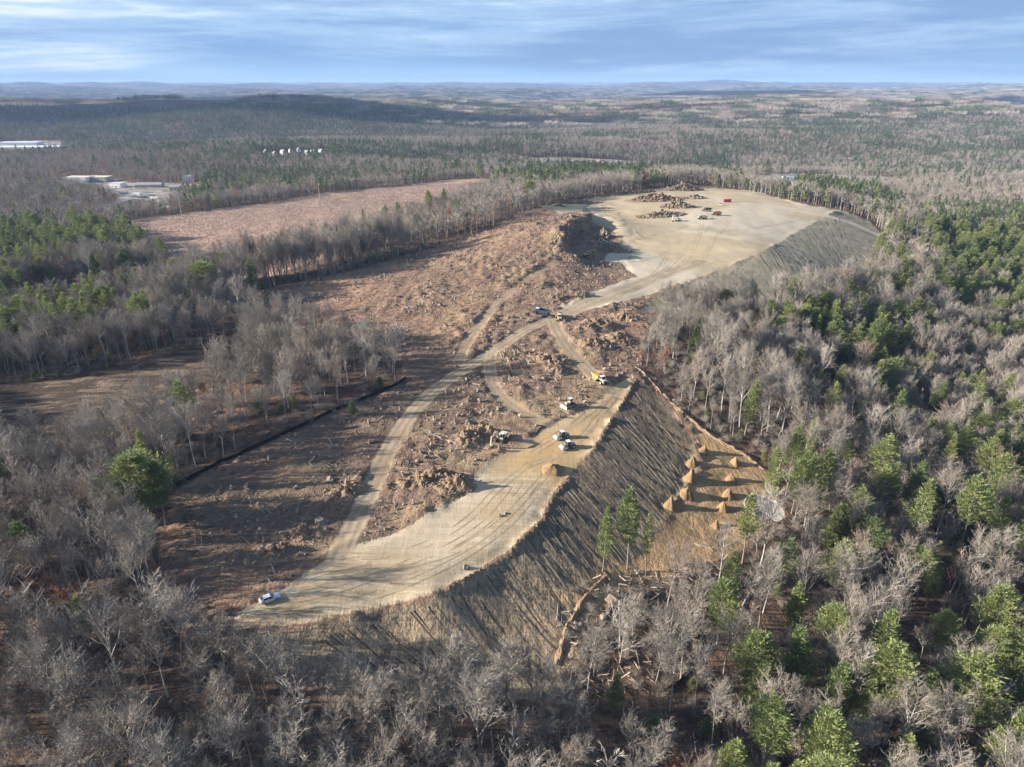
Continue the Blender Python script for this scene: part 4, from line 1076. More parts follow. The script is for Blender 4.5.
def excavator(loc, rz, label, paintm=yel, reach=6.0, swing=0.0, sc=1.0):
    t = thing('excavator', loc, rz, label, 'excavator', 'excavators', sc)
    for y in (-1.15, 1.15): track(t, y, 4.3, .95, .6)
    B().box((0, 0, .75), (2.0, 1.8, .5), dark).build('undercarriage', t)
    up = B().box((-1.0, 0, 1.75), (3.4, 2.6, 1.05), paintm, bev=.15); up.build('upper_body', t)
    B().box((-2.75, 0, 1.7), (.6, 2.6, 1.2), paintm, bev=.25).build('counterweight', t)
    cab(t, (.55, .85, 2.2), (1.5, .95, 1.6), paintm, white)
    bm_ = B().prof([(.5, 1.6), (1.0, 1.45), (3.0, 4.0), (reach, 3.55), (reach + .05, 3.95), (2.8, 4.65), (1.9, 4.1)], .42, paintm, -.25); bm_.build('boom', t)
    B().prof([(reach - .7, 4.35), (reach + .1, 4.25), (reach + .55, .95), (reach + .25, .95), (reach - .25, 3.3)], .34, paintm, -.25).build('stick', t)
    B().prof([(reach + .55, 1.15), (reach + .05, 1.0), (reach - .75, .55), (reach - .8, .12), (reach - .1, -.12), (reach + .4, .2)], 1.15, dark, -.25).build('bucket', t)
    r = B(); r.cyl((1.2, -.25, 1.7), (2.6, -.25, 3.6), .09, steel, 8); r.cyl((2.8, -.25, 4.55), (reach - .6, -.25, 4.35), .08, steel, 8); r.build('rams', t)
    return t
def place(fn, px_, py_, deg, *a, **k): return fn(spot(px_, py_), R(deg), *a, **k)
place(car, 270, 600, 33, "white sedan parked alone on the sandy ground at the lower left of the clearing")
place(roller, 562, 438, 205, "roller with white hood on the sandy pad, farther from the ochre soil cone")
place(roller, 568, 448, 205, "roller with white hood on the sandy pad, nearer the ochre soil cone")
place(bulldozer, 569, 407, 215, "dozer with bright steel blade on the rough edge of the sandy pad", cream)
soil_load = paint('soil_load', (.24, .15, .08), .95, .05)
place(dump_truck, 600, 382, -68, "yellow dump truck driving down the haul track onto the sandy pad", yel, cream, load=soil_load)
place(dump_truck, 559, 319, -88, "dump truck with cream cab where the haul tracks meet, facing the camera", yel, cream, load=soil_load)
place(dump_truck, 541, 316, 158, "dark bodied dump truck with white cab roof left of the other at the track junction", navy, navy)
place(excavator, 501, 441, -118, "cream excavator digging at the ochre soil beside the sandy pad", cream)
place(excavator, 588, 243, 20, "excavator working in the shade under the quarried rock face", yel)
place(excavator, 606, 241, 160, "excavator with raised arm on broken rock under the quarried face", cream, 5.0)
place(excavator, 678, 221, 200, "white excavator beside the grey rubble heap on the hilltop", white, 5.0)
place(dump_truck, 702, 219, 200, "dump truck nearest the camera in the hilltop cluster", cream, cream)
place(dump_truck, 706, 211, 175, "dump truck with dark body at the back of the hilltop cluster", dark, cream)
place(dump_truck, 716, 215, 190, "orange dump truck at the right end of the hilltop cluster", orange, cream)
place(car, 720, 205, 150, "grey pickup sized car near the red box on the hilltop", grey, 5.4, None, True)
def box_container(loc, rz, label, m, L=9.0, group=None):
    t = thing('shipping_container', loc, rz, label, 'container', group)
    B().box((0, 0, 1.35), (L, 2.5, 2.5), m).build('body', t)
    r = B()
    for i in range(int(L / .45)):
        for y in (-1.27, 1.27): r.box((-L / 2 + .25 + i * .45, y, 1.35), (.16, .06, 2.3), m)
    r.build('ribs', t); B().box((L / 2 + .03, 0, 1.35), (.06, 2.2, 2.2), m).build('door', t); return t
place(box_container, 727, 202, 5, "bright red container on the hilltop pad", red, 7.0)

# --- earth, rock and brush heaps
m_rock, h = mat('broken_rock'); g = h.n('ShaderNodeNewGeometry').outputs['Position']
c = h.mix(h.ss(h.noise(g, .35, 3), .35, .65), (.20, .17, .14), (.30, .255, .205)); c = h.mix(h.ss(h.noise(g, 2.2, 3), .5, .7, 0, .6), c, (.15, .12, .10)); c = h.mix(h.ss(h.noise(g, .12, 2), .5, .65, 0, .6), c, (.28, .19, .12)); finish(m_rock, h, c, .9)
m_clod, h = mat('clods'); oi = h.n('ShaderNodeObjectInfo').outputs['Random']; g = h.n('ShaderNodeNewGeometry').outputs['Position']
c = h.mix(oi, (.13, .09, .066), (.30, .20, .145)); c = h.mix(h.ss(h.math('FRACT', h.math('MULTIPLY', oi, 9.3)), .70, .8), c, (.36, .29, .235)); c = h.mix(h.ss(h.noise(g, 2, 3), .5, .7, 0, .5), c, (.09, .065, .05)); finish(m_clod, h, c, .95)
m_log, h = mat('cut_wood'); oi = h.n('ShaderNodeObjectInfo').outputs['Random']; c = h.mix(oi, (.22, .17, .13), (.44, .36, .29)); finish(m_log, h, c, .9)
m_och, h = mat('ochre_soil'); g = h.n('ShaderNodeNewGeometry').outputs['Position']
c = h.mix(h.ss(h.noise(g, .5, 4), .35, .65), (.30, .20, .105), (.23, .152, .082)); c = h.mix(h.ss(h.noise(g, 3.2, 3), .52, .7, 0, .5), c, (.20, .13, .07)); finish(m_och, h, c, .95, h.noise(g, 2.5, 4), .8, .3)
m_tan, h = mat('tan_soil'); g = h.n('ShaderNodeNewGeometry').outputs['Position']
c = h.mix(h.ss(h.noise(g, .3, 4), .35, .65), (.30, .205, .13), (.22, .155, .11)); c = h.mix(h.ss(h.noise(g, 2.2, 3), .5, .7, 0, .6), c, (.12, .085, .06)); finish(m_tan, h, c, .95, h.noise(g, 2.0, 4), .9, .4)
import bmesh
def rock_mesh(name, m, seed, rough=.35, sub=2, flat=.75):
    bm = bmesh.new(); bmesh.ops.create_icosphere(bm, subdivisions=sub, radius=1.0)
    for v in bm.verts:
        n = mnoise.noise(v.co * 1.3 + Vector((seed * 3.1, 0, 0))) + .5 * mnoise.noise(v.co * 3.1 + Vector((0, seed * 2.3, 0)))
        v.co *= 1 + rough * n * 1.5; v.co.z *= flat
        for ax in range(3): v.co[ax] = max(-.82, min(.82, v.co[ax])) if (seed + ax) % 2 else v.co[ax]
    me = bpy.data.meshes.new(name); bm.to_mesh(me); bm.free(); me.materials.append(m); return me
ROCKS = [rock_mesh('rock', m_rock, i) for i in range(4)]; CLODS = [rock_mesh('clod', m_clod, i + 7, .5, 1, .6) for i in range(3)]
def log_mesh(k):
    T = Geo(); L = random.uniform(2.5, 5); p = branch_path(np.array([-L / 2, 0, .1]), np.array([1.0, 0, 0]), L, 4, .06, 0); T.tube(p, [.13, .12, .10, .08, .05], 5)
    for i in range(4): q = p[1 + i % 3]; T.spike(q, q + np.array([random.uniform(.2, .9), random.gauss(0, .7), random.uniform(.1, .6)]), .04)
    return mesh_from('log', T.V, T.F, [m_log])
LOGS = [log_mesh(i) for i in range(3)]
def stump_mesh():
    T = Geo(); T.tube([np.array([0, 0, .2]), np.array([0, .3, 1.1]), np.array([0, .5, 1.6])], [.55, .32, .28], 7)
    for i in range(16):
        a = i * .39; T.spike(np.array([math.cos(a) * .3, -.1, .5 + math.sin(a) * .3]), np.array([math.cos(a) * random.uniform(.9, 1.6), random.uniform(-.6, 0), .6 + math.sin(a) * random.uniform(.7, 1.2)]), .10)
    return mesh_from('stump', T.V, T.F, [m_log])
STUMP = stump_mesh()
def heap(name, px_, py_, rx, ry, hgt, deg, label, cat, m, group=None, jag=.4, stones=0, ssize=.8, k=36, smat=None, round_=1.0):
    """a heap of loose ground with its own uneven outline, seated in the land"""
    c = spot(px_, py_); t = thing(name, c, R(deg), label, cat, group)
    V = []; F = []; nr = 12; sd_ = random.uniform(0, 90); ca, sa_ = math.cos(R(deg)), math.sin(R(deg))
    def hh(x, y):
        u = math.hypot(x / rx, y / ry); a = math.atan2(y, x); ed = 1 + .28 * mnoise.noise(Vector((math.cos(a) * 1.3, math.sin(a) * 1.3, sd_)))
        w = max(0, 1 - u / ed); f = (1 - (1 - w) ** 2) ** 1.0 * (1 - round_) + w ** 1.1 * round_ if round_ <= 1 else w ** round_ / (1 + .25 * w)
        n = mnoise.noise(Vector((x * .55, y * .55, sd_))) + .6 * mnoise.noise(Vector((x * 1.5, y * 1.5, sd_)))
        return hgt * f * (1 + jag * n * 1.3) if w > 0 else 0, u / ed
    for i in range(nr + 1):
        for j in range(k):
            r = (i / nr) * 1.05; a = 6.28319 * j / k; ed = 1 + .28 * mnoise.noise(Vector((math.cos(a) * 1.3, math.sin(a) * 1.3, sd_)))
            x = math.cos(a) * r * rx * ed; y = math.sin(a) * r * ry * ed; z, u = hh(x, y)
            g0 = gz(c.x + x * ca - y * sa_, c.y + x * sa_ + y * ca) - c.z; V.append((x, y, g0 + z - (.5 if i == nr else 0 if i < nr - 1 else .05)))
    for i in range(nr):
        for j in range(k): F.append((i * k + j, i * k + (j + 1) % k, (i + 1) * k + (j + 1) % k, (i + 1) * k + j)) if i else F.append((j, (j + 1) % k, k + (j + 1) % k, k + j))
    b = B(); b.add(V, [f[::-1] for f in F], m); b.build('mound', t, smooth=jag < .3)
    if stones:
        sb = B(); src = ROCKS if smat != 'brush' else CLODS
        for i in range(stones):
            r = math.sqrt(random.random()) * .98; a = random.random() * 6.283; x = math.cos(a) * r * rx; y = math.sin(a) * r * ry; z, u = hh(x, y)
            g0 = gz(c.x + x * ca - y * sa_, c.y + x * sa_ + y * ca) - c.z; s_ = ssize * random.uniform(.4, 1.3)
            if smat == 'brush' and random.random() < .6:
                L = random.uniform(1.2, 3.5); d = Vector((random.gauss(0, 1), random.gauss(0, 1), random.uniform(-.1, .7))).normalized(); p = Vector((x, y, g0 + z)); sb.cyl(p - d * L / 2, p + d * L / 2, random.uniform(.05, .14), m_log, 5, .04); continue
            me = random.choice(src); Mx = Matrix.Translation((x, y, g0 + z + s_ * .15)) @ Matrix.Rotation(random.random() * 6, 4, 'Z') @ Matrix.Rotation(random.random() * 3, 4, 'X') @ Matrix.Scale(s_, 4)
            sb.add([Mx @ v.co for v in me.vertices], [tuple(p.vertices) for p in me.polygons], me.materials[0] if random.random() < .5 else m_tan)
        sb.build('stones' if smat != 'brush' else 'branches', t)
    return t
ml = ["highest of the left file of soil heaps below the berm", "second soil heap from the berm in the left file", "third soil heap from the berm in the left file, largest shadow", "fourth soil heap from the berm in the left file",
      "soil heap at the lower end of the left file next to the dark slope", "soil heap nearest the berm in the right file", "second soil heap from the berm in the right file", "third soil heap from the berm in the right file",
      "fourth soil heap from the berm in the right file near the basin", "low soil heap nearest the leafless trees below the basin"]
for (a, b_, r), l in zip(MOUNDS, ml): heap('soil_heap', a, b_, r * .82, r * .9, r * 1.22, random.uniform(-30, 30), "ochre " + l, 'soil heap', m_och, 'ochre soil heaps on the toe of the slope', .28, 0, .22, round_=1.0)
heap('soil_heap', 553, 470, 4.0, 3.4, 2.1, 20, "orange cone of fresh soil at the edge of the sandy pad above the dark slope", 'soil heap', m_och, None, .25, 0, .3, round_=.5)
# quarry face rubble and hilltop heaps
heap('rock_pile', 609, 244, 9, 7, 3.4, 30, "tan broken rock tumbled below the quarried face beside the excavator", 'rock pile', m_tan, 'rock piles', .8, 180, .8)
heap('rock_pile', 622, 250, 7, 4, 1.8, -10, "low grey rock tail running out of the quarried face", 'rock pile', m_rock, 'rock piles', .6, 70, .9)
heap('rock_pile', 597, 252, 6, 5, 2.6, 10, "small rock pile in the shadow at the lower end of the quarried face", 'rock pile', m_tan, 'rock piles', .6, 50, .9)
heap('rock_pile', 604, 232, 8, 6, 4.5, 70, "large tan blocks heaped in the shade beneath the quarried face", 'rock pile', m_och, 'rock piles', .9, 70, 1.1)
heap('rock_pile', 572, 218, 7, 4, 2.6, 10, "broken blocks along the upper lip of the quarried face", 'rock pile', m_tan, 'rock piles', .9, 70, .8)
heap('rock_pile', 562, 240, 7, 5, 2.8, 60, "broken blocks on the lower lip of the quarried face", 'rock pile', m_tan, 'rock piles', .9, 70, .8)
heap('rubble_heap', 660, 216, 24, 9, 3.6, 12, "long light grey rubble heap nearest the camera on the hilltop", 'rubble heap', m_rock, 'rubble heaps on the hilltop', .9, 420, .8)
heap('rubble_heap', 676, 207, 17, 9, 4.6, -5, "dark crowned rubble heap behind the long grey one on the hilltop", 'rubble heap', m_tan, 'rubble heaps on the hilltop', .9, 240, .85)
heap('rubble_heap', 655, 200, 30, 12, 5.0, 8, "large brown soil and stump heap at the back of the hilltop", 'rubble heap', m_tan, 'rubble heaps on the hilltop', .7, 200, 1.3, smat='brush')
heap('rubble_heap', 682, 190, 26, 9, 6.5, 14, "high pale soil ridge against the treeline on the hilltop", 'rubble heap', m_tan, 'rubble heaps on the hilltop', .6, 120, .8)
heap('rubble_heap', 694, 198, 12, 6, 3.2, -8, "small rubble heap at the right end of the hilltop heaps", 'rubble heap', m_rock, 'rubble heaps on the hilltop', .9, 120, .8)
heap('brush_pile', 620, 194, 40, 6, 3.0, 16, "long grey windrow of stumps along the treeline left of the hilltop", 'brush pile', m_clod, 'brush piles', .8, 240, 1.2, smat='brush')
heap('brush_pile', 575, 203, 30, 6, 2.6, 14, "grey windrow of stumps behind the quarried knoll", 'brush pile', m_clod, 'brush piles', .8, 160, 1.1, smat='brush')
hp = [(548,362,8,10,2.4,60,'dark brush pile left of the haul track'),(556,372,6,5,1.8,20,'small brush pile beside the dark one left of the haul track'),(556,298,6,4,2.2,10,'dark stump pile behind the truck junction'),(582,296,5,3,1.8,10,'stump pile along the haul road to the hilltop'),
      (600,325,10,7,2.2,-10,'brown brush heap right of the truck junction'),(620,340,9,9,2.4,20,'brown brush heap at the edge of the leafless woods'),(594,346,9,8,2.2,30,'brush heap between haul track and woods'),(624,318,9,5,2.6,-15,'tan heap at the bend of the woods edge'),(588,330,6,5,1.6,0,'low heap of dirt right of the truck junction'),
      (418,484,9,4,2.4,10,'ridge of dug soil right of the long haul road'),(440,478,8,4,2.6,-10,'higher lump of the dug soil ridge right of the haul road'),(455,488,7,5,2.4,10,'end lump of the dug soil ridge by the sandy pad'),(484,432,7,4,2.8,-20,'ochre lump above the excavator'),(470,440,6,5,2.2,30,'dark soil lump left of the excavator'),
      (345,492,7,5,2.0,40,'rock strewn windrow left of the haul road'),(325,510,7,4,1.8,30,'middle of the rock strewn windrow left of the haul road'),(300,535,9,4,1.8,10,'rock windrow near the low end of the haul road'),(275,552,9,4,2.0,5,'rock windrow above the white car'),(240,560,8,4,1.7,0,'rocky windrow at the lower left of the field'),
      (500,268,5,3,1.5,0,'stump pile on the red brown field'),(538,226,5,4,2.2,0,'stump pile on the knoll above the quarried face'),(520,232,4,3,1.6,20,'small stump pile on the knoll'),(560,206,6,4,2.0,10,'stump pile at the crest of the knoll'),(575,260,8,5,2.2,20,'broken ground heap at the foot of the knoll'),(560,250,5,4,1.6,0,'small heap of rocks on the knoll flank'),(520,285,6,4,1.4,0,'small heap of roots near the faint track'),(545,285,7,4,1.6,20,'heap of roots right of the faint track')]
for a, b_, rx, ry, hg, dg, l in hp:
    oc_ = 'ochre' in l or 'dug' in l or 'tan' in l; br_ = 'brush' in l or 'stump' in l or 'root' in l
    heap('brush_pile' if br_ else 'soil_heap', a, b_, rx, ry, hg, dg, l, 'brush pile' if br_ else 'soil heap', m_tan, 'rough heaps on the field', .95, 45 if not br_ else 90, .36, smat='brush' if br_ else None)
# berm of pushed up soil and the bank at the toe
def ribbon(name, P_, w, hgt, m, jag=.3, step=1.0, wall=False, kind=None):
    """a continuous bank along a line, following the land"""
    P_ = np.asarray(P_); L = np.concatenate([[0], np.cumsum(np.linalg.norm(np.diff(P_, axis=0), axis=1))]); n = max(3, int(L[-1] / step))
    s_ = np.linspace(0, L[-1], n); X_ = np.interp(s_, L, P_[:, 0]); Y_ = np.interp(s_, L, P_[:, 1]); V = []; F = []
    dx, dy = np.gradient(X_), np.gradient(Y_); q = np.hypot(dx, dy) + 1e-9; nx_, ny_ = -dy / q, dx / q
    prof = [(-1, -.4), (-.62, .35), (-.3, .82), (0, 1.0), (.3, .8), (.65, .3), (1, -.4)] if not wall else [(-1, -.6), (-1, 1), (1, 1), (1, -.6)]
    k = len(prof); sd_ = random.random() * 50
    for i in range(n):
        for j, (u, v) in enumerate(prof):
            nn = mnoise.noise(Vector((X_[i] * .5, Y_[i] * .5, sd_ + j * .7))); uu = u * w / 2 * (1 + jag * nn); x = X_[i] + nx_[i] * uu; y = Y_[i] + ny_[i] * uu
            V.append((x, y, gz(x, y) + hgt * v * (1 + jag * 1.4 * nn)))
    for i in range(n - 1):
        for j in range(k - 1): F.append((i * k + j, i * k + j + 1, (i + 1) * k + j + 1, (i + 1) * k + j))
    F.append(tuple(range(k))[::-1]); F.append(tuple((n - 1) * k + j for j in range(k)))
    b = B(); b.add(V, F, m); return b
bm1 = ribbon('berm', smooth_line(line_w([(636,368),(648,378),(662,394),(680,412),(700,430),(728,447),(752,460),(764,470)]), 1), 1.5, .45, m_tan, 1.5)
o = bm1.build('soil_berm', None); o['label'] = 'ochre soil berm running down between the dark slope and the leafless woods'; o['category'] = 'berm'
bm2 = ribbon('berm', smooth_line(line_w([(556,668),(560,650),(568,628),(580,606),(594,588),(606,578)]), 1), 2.4, .8, m_tan, .5)
o = bm2.build('soil_berm', None); o['label'] = 'tan soil bank at the toe of the dark slope among fallen branches'; o['category'] = 'berm'
m_fab = paint('black_fabric', (.012, .012, .013), .85, .15, 0, .15)
def fence(P_, label, hgt=.95):
    t = thing('silt_fence', (0, 0, 0), 0, label, 'fence')
    ribbon('f', P_, .16, hgt, m_fab, .12, 1.5, wall=True).build('fabric', t)
    L = np.concatenate([[0], np.cumsum(np.linalg.norm(np.diff(P_, axis=0), axis=1))]); 
    for s_ in np.arange(1, L[-1], 6.0)[:60]:
        x = np.interp(s_, L, P_[:, 0]); y = np.interp(s_, L, P_[:, 1]); z = gz(x, y); B().box((x, y, z + .65), (.09, .09, 1.5), m_log).build('stake', t)
fence(line_w([(177,487),(200,474),(232,459),(262,446),(300,428),(340,409),(370,396),(398,384),(406,378)]), 'black silt fence running between the brown field and the grey woods on the left', 1.1)
fence(line_w([(700,634),(694,652),(688,668),(680,684),(668,692)]), 'short black silt fence in the woods on russet leaf litter', 1.0)
# stone-lined basin with a pale concrete wall
m_conc = paint('concrete', (.52, .50, .46), .85, .2, 0, .3)
bc = spot(765, 508); t = thing('retention_basin', bc, 0, 'round stone basin with pale curved wall at the edge of the right hand woods', 'basin')
V = []; F = []; n = 40
for i in range(n):
    a = R(35) + R(235) * i / (n - 1)
    for r, zz in ((5.9, -1.2), (5.9, .2), (6.35, .22), (6.4, -1.0)): x, y = bc.x + r * math.cos(a), bc.y + r * math.sin(a); V.append((x - bc.x, y - bc.y, gz(bc.x + 7.4 * math.cos(a), bc.y + 7.4 * math.sin(a)) - bc.z + zz))
for i in range(n - 1):
    for j in range(3): F.append((i * 4 + j, i * 4 + j + 1, i * 4 + 5 + j, i * 4 + 4 + j))
F += [(3, 2, 1, 0), tuple((n - 1) * 4 + j for j in range(4))]
b = B(); b.add(V, F, m_conc); b.build('curved_wall', t)
# boulders and fallen trees
bl_ = [(216,412,1.4,'in the woods near the silt fence'),(209,417,.9,'in the woods beside the silt fence'),(321,523,1.5,'on the field left of the haul road'),(466,569,.8,'on the sandy pad near the dark slope'),(612,604,1.6,'at the foot of the dark slope below the pines'),(604,618,1.3,'below the biggest one at the foot of the slope'),
       (684,670,1.3,'beside the short silt fence on russet litter'),(578,627,1.2,'beside the tan soil bank at the toe'),(440,306,1.0,'on the red brown field near the faint track'),(618,213,1.1,'on the hilltop pad'),(607,209,.9,'on the hilltop pad by the quarried face'),(630,258,.9,'at the lower end of the hilltop pad'),
       (505,514,.5,'on the sandy pad'),(500,516,.6,'on the sandy pad, larger of a close pair'),(330,480,1.1,'in the windrow on the dark part of the field'),(470,425,1.6,'by the ochre digging left of the excavator'),(476,432,1.2,'by the ochre digging nearest the excavator')]
for i, (a, b_, s_, w) in enumerate(bl_):
    o = bpy.data.objects.new('boulder', ROCKS[i % 4]); COL.objects.link(o); p = spot(a, b_); o.location = (p.x, p.y, p.z + s_ * .25); o.scale = (s_ * 1.2, s_, s_ * .9); o.rotation_euler = (random.random(), 0, random.random() * 6)
    o['label'] = ('large ' if s_ > 1.2 else 'small ') + 'grey boulder ' + w; o['category'] = 'boulder'; o['group'] = 'boulders'
fl_ = [(205,668,20,6,'beside the pale dead tree in the lower left woods'),(590,640,70,8,'along the tan soil bank'),(640,622,10,9,'across the brush below the dark slope'),(655,612,-30,7,'in the brush below the dark slope'),(615,640,50,8,'in the brush nearest the tan soil bank'),(700,545,-20,7,'at the lower edge of the ochre ground'),
       (470,700,15,8,'in front of the fill slope'),(830,655,-35,7,'white and bleached in the lower right woods'),(745,600,60,9,'on russet litter behind the bright pine'),(100,350,5,8,'in the shaded glade'),(292,444,-40,6,'on the field just right of the silt fence'),(190,545,15,7,'on the dark left part of the field'),(250,500,-60,5,'on the middle of the dark field')]
for a, b_, dg, L, w in fl_:
    T = Geo(); p = branch_path(np.array([-L / 2, 0, .2]), np.array([1.0, 0, 0]), L, 6, .05, 0); T.tube(p, [.24, .22, .19, .16, .12, .08, .05], 6)
    for i in range(14):
        q = p[random.randint(2, 5)]; e = q + np.array([random.uniform(.3, 1.8), random.gauss(0, 1.2), random.uniform(0, 1.3)]); T.spike(q, e, .06); T.spike(q + (e - q) * .6, e + np.random.randn(3) * .5, .03)
    o = bpy.data.objects.new('fallen_tree', mesh_from('fallen_tree', T.V, T.F, [M_pale])); COL.objects.link(o); o.location = spot(a, b_); o.rotation_euler = (0, 0, R(dg)); o['label'] = 'pale fallen tree lying ' + w; o['category'] = 'fallen tree'; o['group'] = 'fallen trees'
# loose clods, stones and sticks all over the rough ground
def rough_pts(x0, x1, y0, y1, step, thr):
    X_, Y_ = scatter(x0, x1, y0, y1, step, .5)
    s_ = sdf(X_, Y_, Z['site']); k = s_ > 0; X_, Y_ = X_[k], Y_[k]
    for z_ in ('sand', 'hill', 'flank', 'slope'): q = sdf(X_, Y_, Z[z_]); k = q < -1; X_, Y_ = X_[k], Y_[k]
    for r_ in RD: k = ldist(X_, Y_, RD[r_]) > RW[r_] + .6; X_, Y_ = X_[k], Y_[k]
    k = ~pxpoly(*project(X_, Y_, hb(X_, Y_))[:2], [(690,424),(780,466),(775,530),(700,570),(640,592),(640,540)]); X_, Y_ = X_[k], Y_[k]
    n = fbm(X_ / 16, Y_ / 16, 3, 401); k = n + rng.random(len(n)) * .3 > thr; return X_[k], Y_[k]
X_, Y_ = rough_pts(-260, 260, 90, 720, 1.7, .60); n = len(X_)
pts, rot, sc_ = pack(X_, Y_, zat(X_, Y_), .5, 1.1, .3); r_ = rng.random(n); idx = np.where(r_ < .62, rng.integers(0, 3, n), np.where(r_ < .72, 3 + rng.integers(0, 2, n), np.where(r_ < .965, 5 + rng.integers(0, 3, n), 8)))
sz = np.where(idx < 3, .15 + .55 * rng.random(n) ** 3, np.where(idx < 5, .15 + .8 * rng.random(n) ** 4, np.where(idx < 8, .6 + .5 * rng.random(n), .9)))
stuff('field_debris', CLODS + ROCKS[:2] + LOGS + [STUMP], pts, rot, (sc_ / sc_[:, 2:3]) * sz[:, None], idx); print('debris', n)
# slash on the toe of slope and in front: branches among the standing trunks
Xa, Ya = scatter(-60, 90, 90, 210, 1.7, .5); pxa, pya, _ = project(Xa, Ya, hb(Xa, Ya))
k = pxpoly(pxa, pya, [(560,590),(600,600),(720,600),(735,570),(700,560),(640,575),(600,575)]) | pxpoly(pxa, pya, [(555,610),(650,600),(700,640),(640,690),(560,700)]); Xa, Ya = Xa[k], Ya[k]
pts, rot, sc_ = pack(Xa, Ya, zat(Xa, Ya), .6, 1.3, .4); stuff('slash', LOGS + SHRUB[:1], pts, rot, sc_, rng.integers(0, 4, len(pts)))
# low weeds on the far meadow
X_, Y_ = scatter(-420, 20, 300, 900, 2.6, .5); k = sdf(X_, Y_, Z['meadow']) > 1; X_, Y_ = X_[k], Y_[k]; pts, rot, sc_ = pack(X_, Y_, zat(X_, Y_), .35, .8, .1); stuff('meadow_brush', SHRUB, pts, rot, sc_ * np.array([.9, .9, .4]), rng.integers(0, 3, len(pts)))

# ------------------------------------------------------------------ buildings and yards in the distance
roof_g = paint('grey_roof', (.33, .33, .34), .8, .2, 0, .1); wall_w = paint('white_siding', (.78, .78, .76), .7, .2, 0, .1, .3); roof_w = paint('white_roof', (.82, .84, .86), .5, .3, 0, .05, .02)
wall_b = paint('beige_wall', (.55, .50, .42), .8, .2, 0, .1, .2); roof_p = paint('pale_flat_roof', (.66, .58, .50), .8, .2, 0, .2, .05)
def flat_ground(px_, py_): p = ground(px_, py_); return Vector((p[0], p[1], float(hb(*p))))
def house(px_, py_, deg, L, Wd, H, label, group=None, roofm=None, wallm=None, pitch=.6, win=True, sc=1.0, cat='house'):
    c = flat_ground(px_, py_); t = thing('house' if cat == 'house' else 'long_building', c, R(deg), label, cat, group); wm = wallm or wall_w; rm = roofm or roof_g
    B().box((0, 0, H / 2 - 1), (L, Wd, H + 2), wm).build('wall', t); hr = Wd / 2 * pitch
    if pitch > .05:
        o = .4; rf = B(); rf.add([(-L/2-o,-Wd/2-o,H-.2),(L/2+o,-Wd/2-o,H-.2),(L/2+o,Wd/2+o,H-.2),(-L/2-o,Wd/2+o,H-.2),(-L/2-o,0,H+hr),(L/2+o,0,H+hr)], [(0,1,5,4),(2,3,4,5),(0,4,3),(1,2,5),(0,3,2,1)], rm); r_ = rf.build('roof', t)
        B().box((L * .2, Wd * .1, H + hr + .3), (.7, .7, 1.6), wall_b).build('chimney', r_)
    else: B().box((0, 0, H + .2), (L + .6, Wd + .6, .4), rm).build('roof', t)
    if win:
        for i in range(max(2, int(L / 3.2))):
            for z in ([1.6, 4.3] if H > 5 else [1.7]):
                x = -L / 2 + 1.6 + i * (L - 3.2) / max(1, int(L / 3.2) - 1)
                f = B().box((x, -Wd / 2 - .02, z), (1.25, .1, 1.45), wm).build('window', t); B().box((x, -Wd / 2 - .09, z), (1.0, .04, 1.2), glass).build('pane', f)
        B().box((L * .12, -Wd / 2 - .03, 1.05), (1.0, .12, 2.1), roof_g).build('door', t)
    return t
house(32, 150, 2, 150, 45, 8, 'very long white roofed building at the far left edge', None, roof_w, wall_w, .0, False, cat='building')
house(22, 146, 2, 90, 30, 9, 'white roofed hall behind the very long white building', None, roof_w, wall_w, .0, False, cat='building')
house(80, 182, -4, 32, 20, 7, 'cream flat roofed building beside the red-orange tree', None, roof_p, roof_w, .0, True, cat='building')
house(100, 181, -4, 30, 18, 6, 'long low beige flat roofed building right of the red-orange tree', None, roof_p, wall_b, .0, True, cat='building')
house(189, 181, 12, 14, 9, 5.6, 'white house with grey roof beyond the equipment yard')
house(853, 170, 20, 9, 8, 5.6, 'small pale house in the trees above the far road at the right')
house(570, 130, 0, 12, 9, 5.6, 'tiny white house in the woods right of centre', None)
for i, (x, y) in enumerate([(266,154),(275,154),(283,153),(291,152),(299,152),(307,153),(313,153),(321,153)]):
    house(x, y + (i * 7 % 4) * .6, random.uniform(-75, -35), 9, 6.5, 5.2, ['leftmost','second from left','third from left','fourth from left','fourth from right','third from right','second from right','rightmost'][i] + ' of the row of white gabled houses in the woods', 'white gabled houses in the woods', pitch=.9)
for i, (x, y, m, L, l) in enumerate([(770,189,red,14,'red shed seen through trunks behind the hilltop'),(838,179,white,16,'white trailer on the far road yard'),(786,178,white,12,'white trailer left of the other in the far yard'),(846,180,white,14,'white trailer at the right end of the far yard')]):
    box_container(flat_ground(x, y), R(2), l, m, L, 'containers in the far yards')
house(150, 187, 3, 34, 12, 4, 'low grey shed along the back of the equipment yard', None, roof_g, wall_b, .3)
house(118, 187, -8, 16, 12, 5, 'small white workshop at the back left of the equipment yard', None, roof_p, roof_w, .0, True, cat='building')
house(176, 190, 6, 12, 9, 4.5, 'beige hut at the back right of the equipment yard', None, roof_g, wall_b, .5)
for i, (x, y) in enumerate([(124,194),(130,197),(137,195),(143,198),(150,196),(128,200),(140,201),(155,199)]):
    p = flat_ground(x, y); box_container((p.x, p.y, p.z), R(random.uniform(-20, 20)), ['white box','pale box','low white box','blue-white box'][i % 4] + ' trailer ' + ['at the left corner','second along the front','in the middle','beside the middle one','right of the middle','nearest the trees at left','nearest the trees at right','at the right end'][i] + ' of the equipment yard', white if i % 3 else grey, 10, 'trailers in the equipment yard')
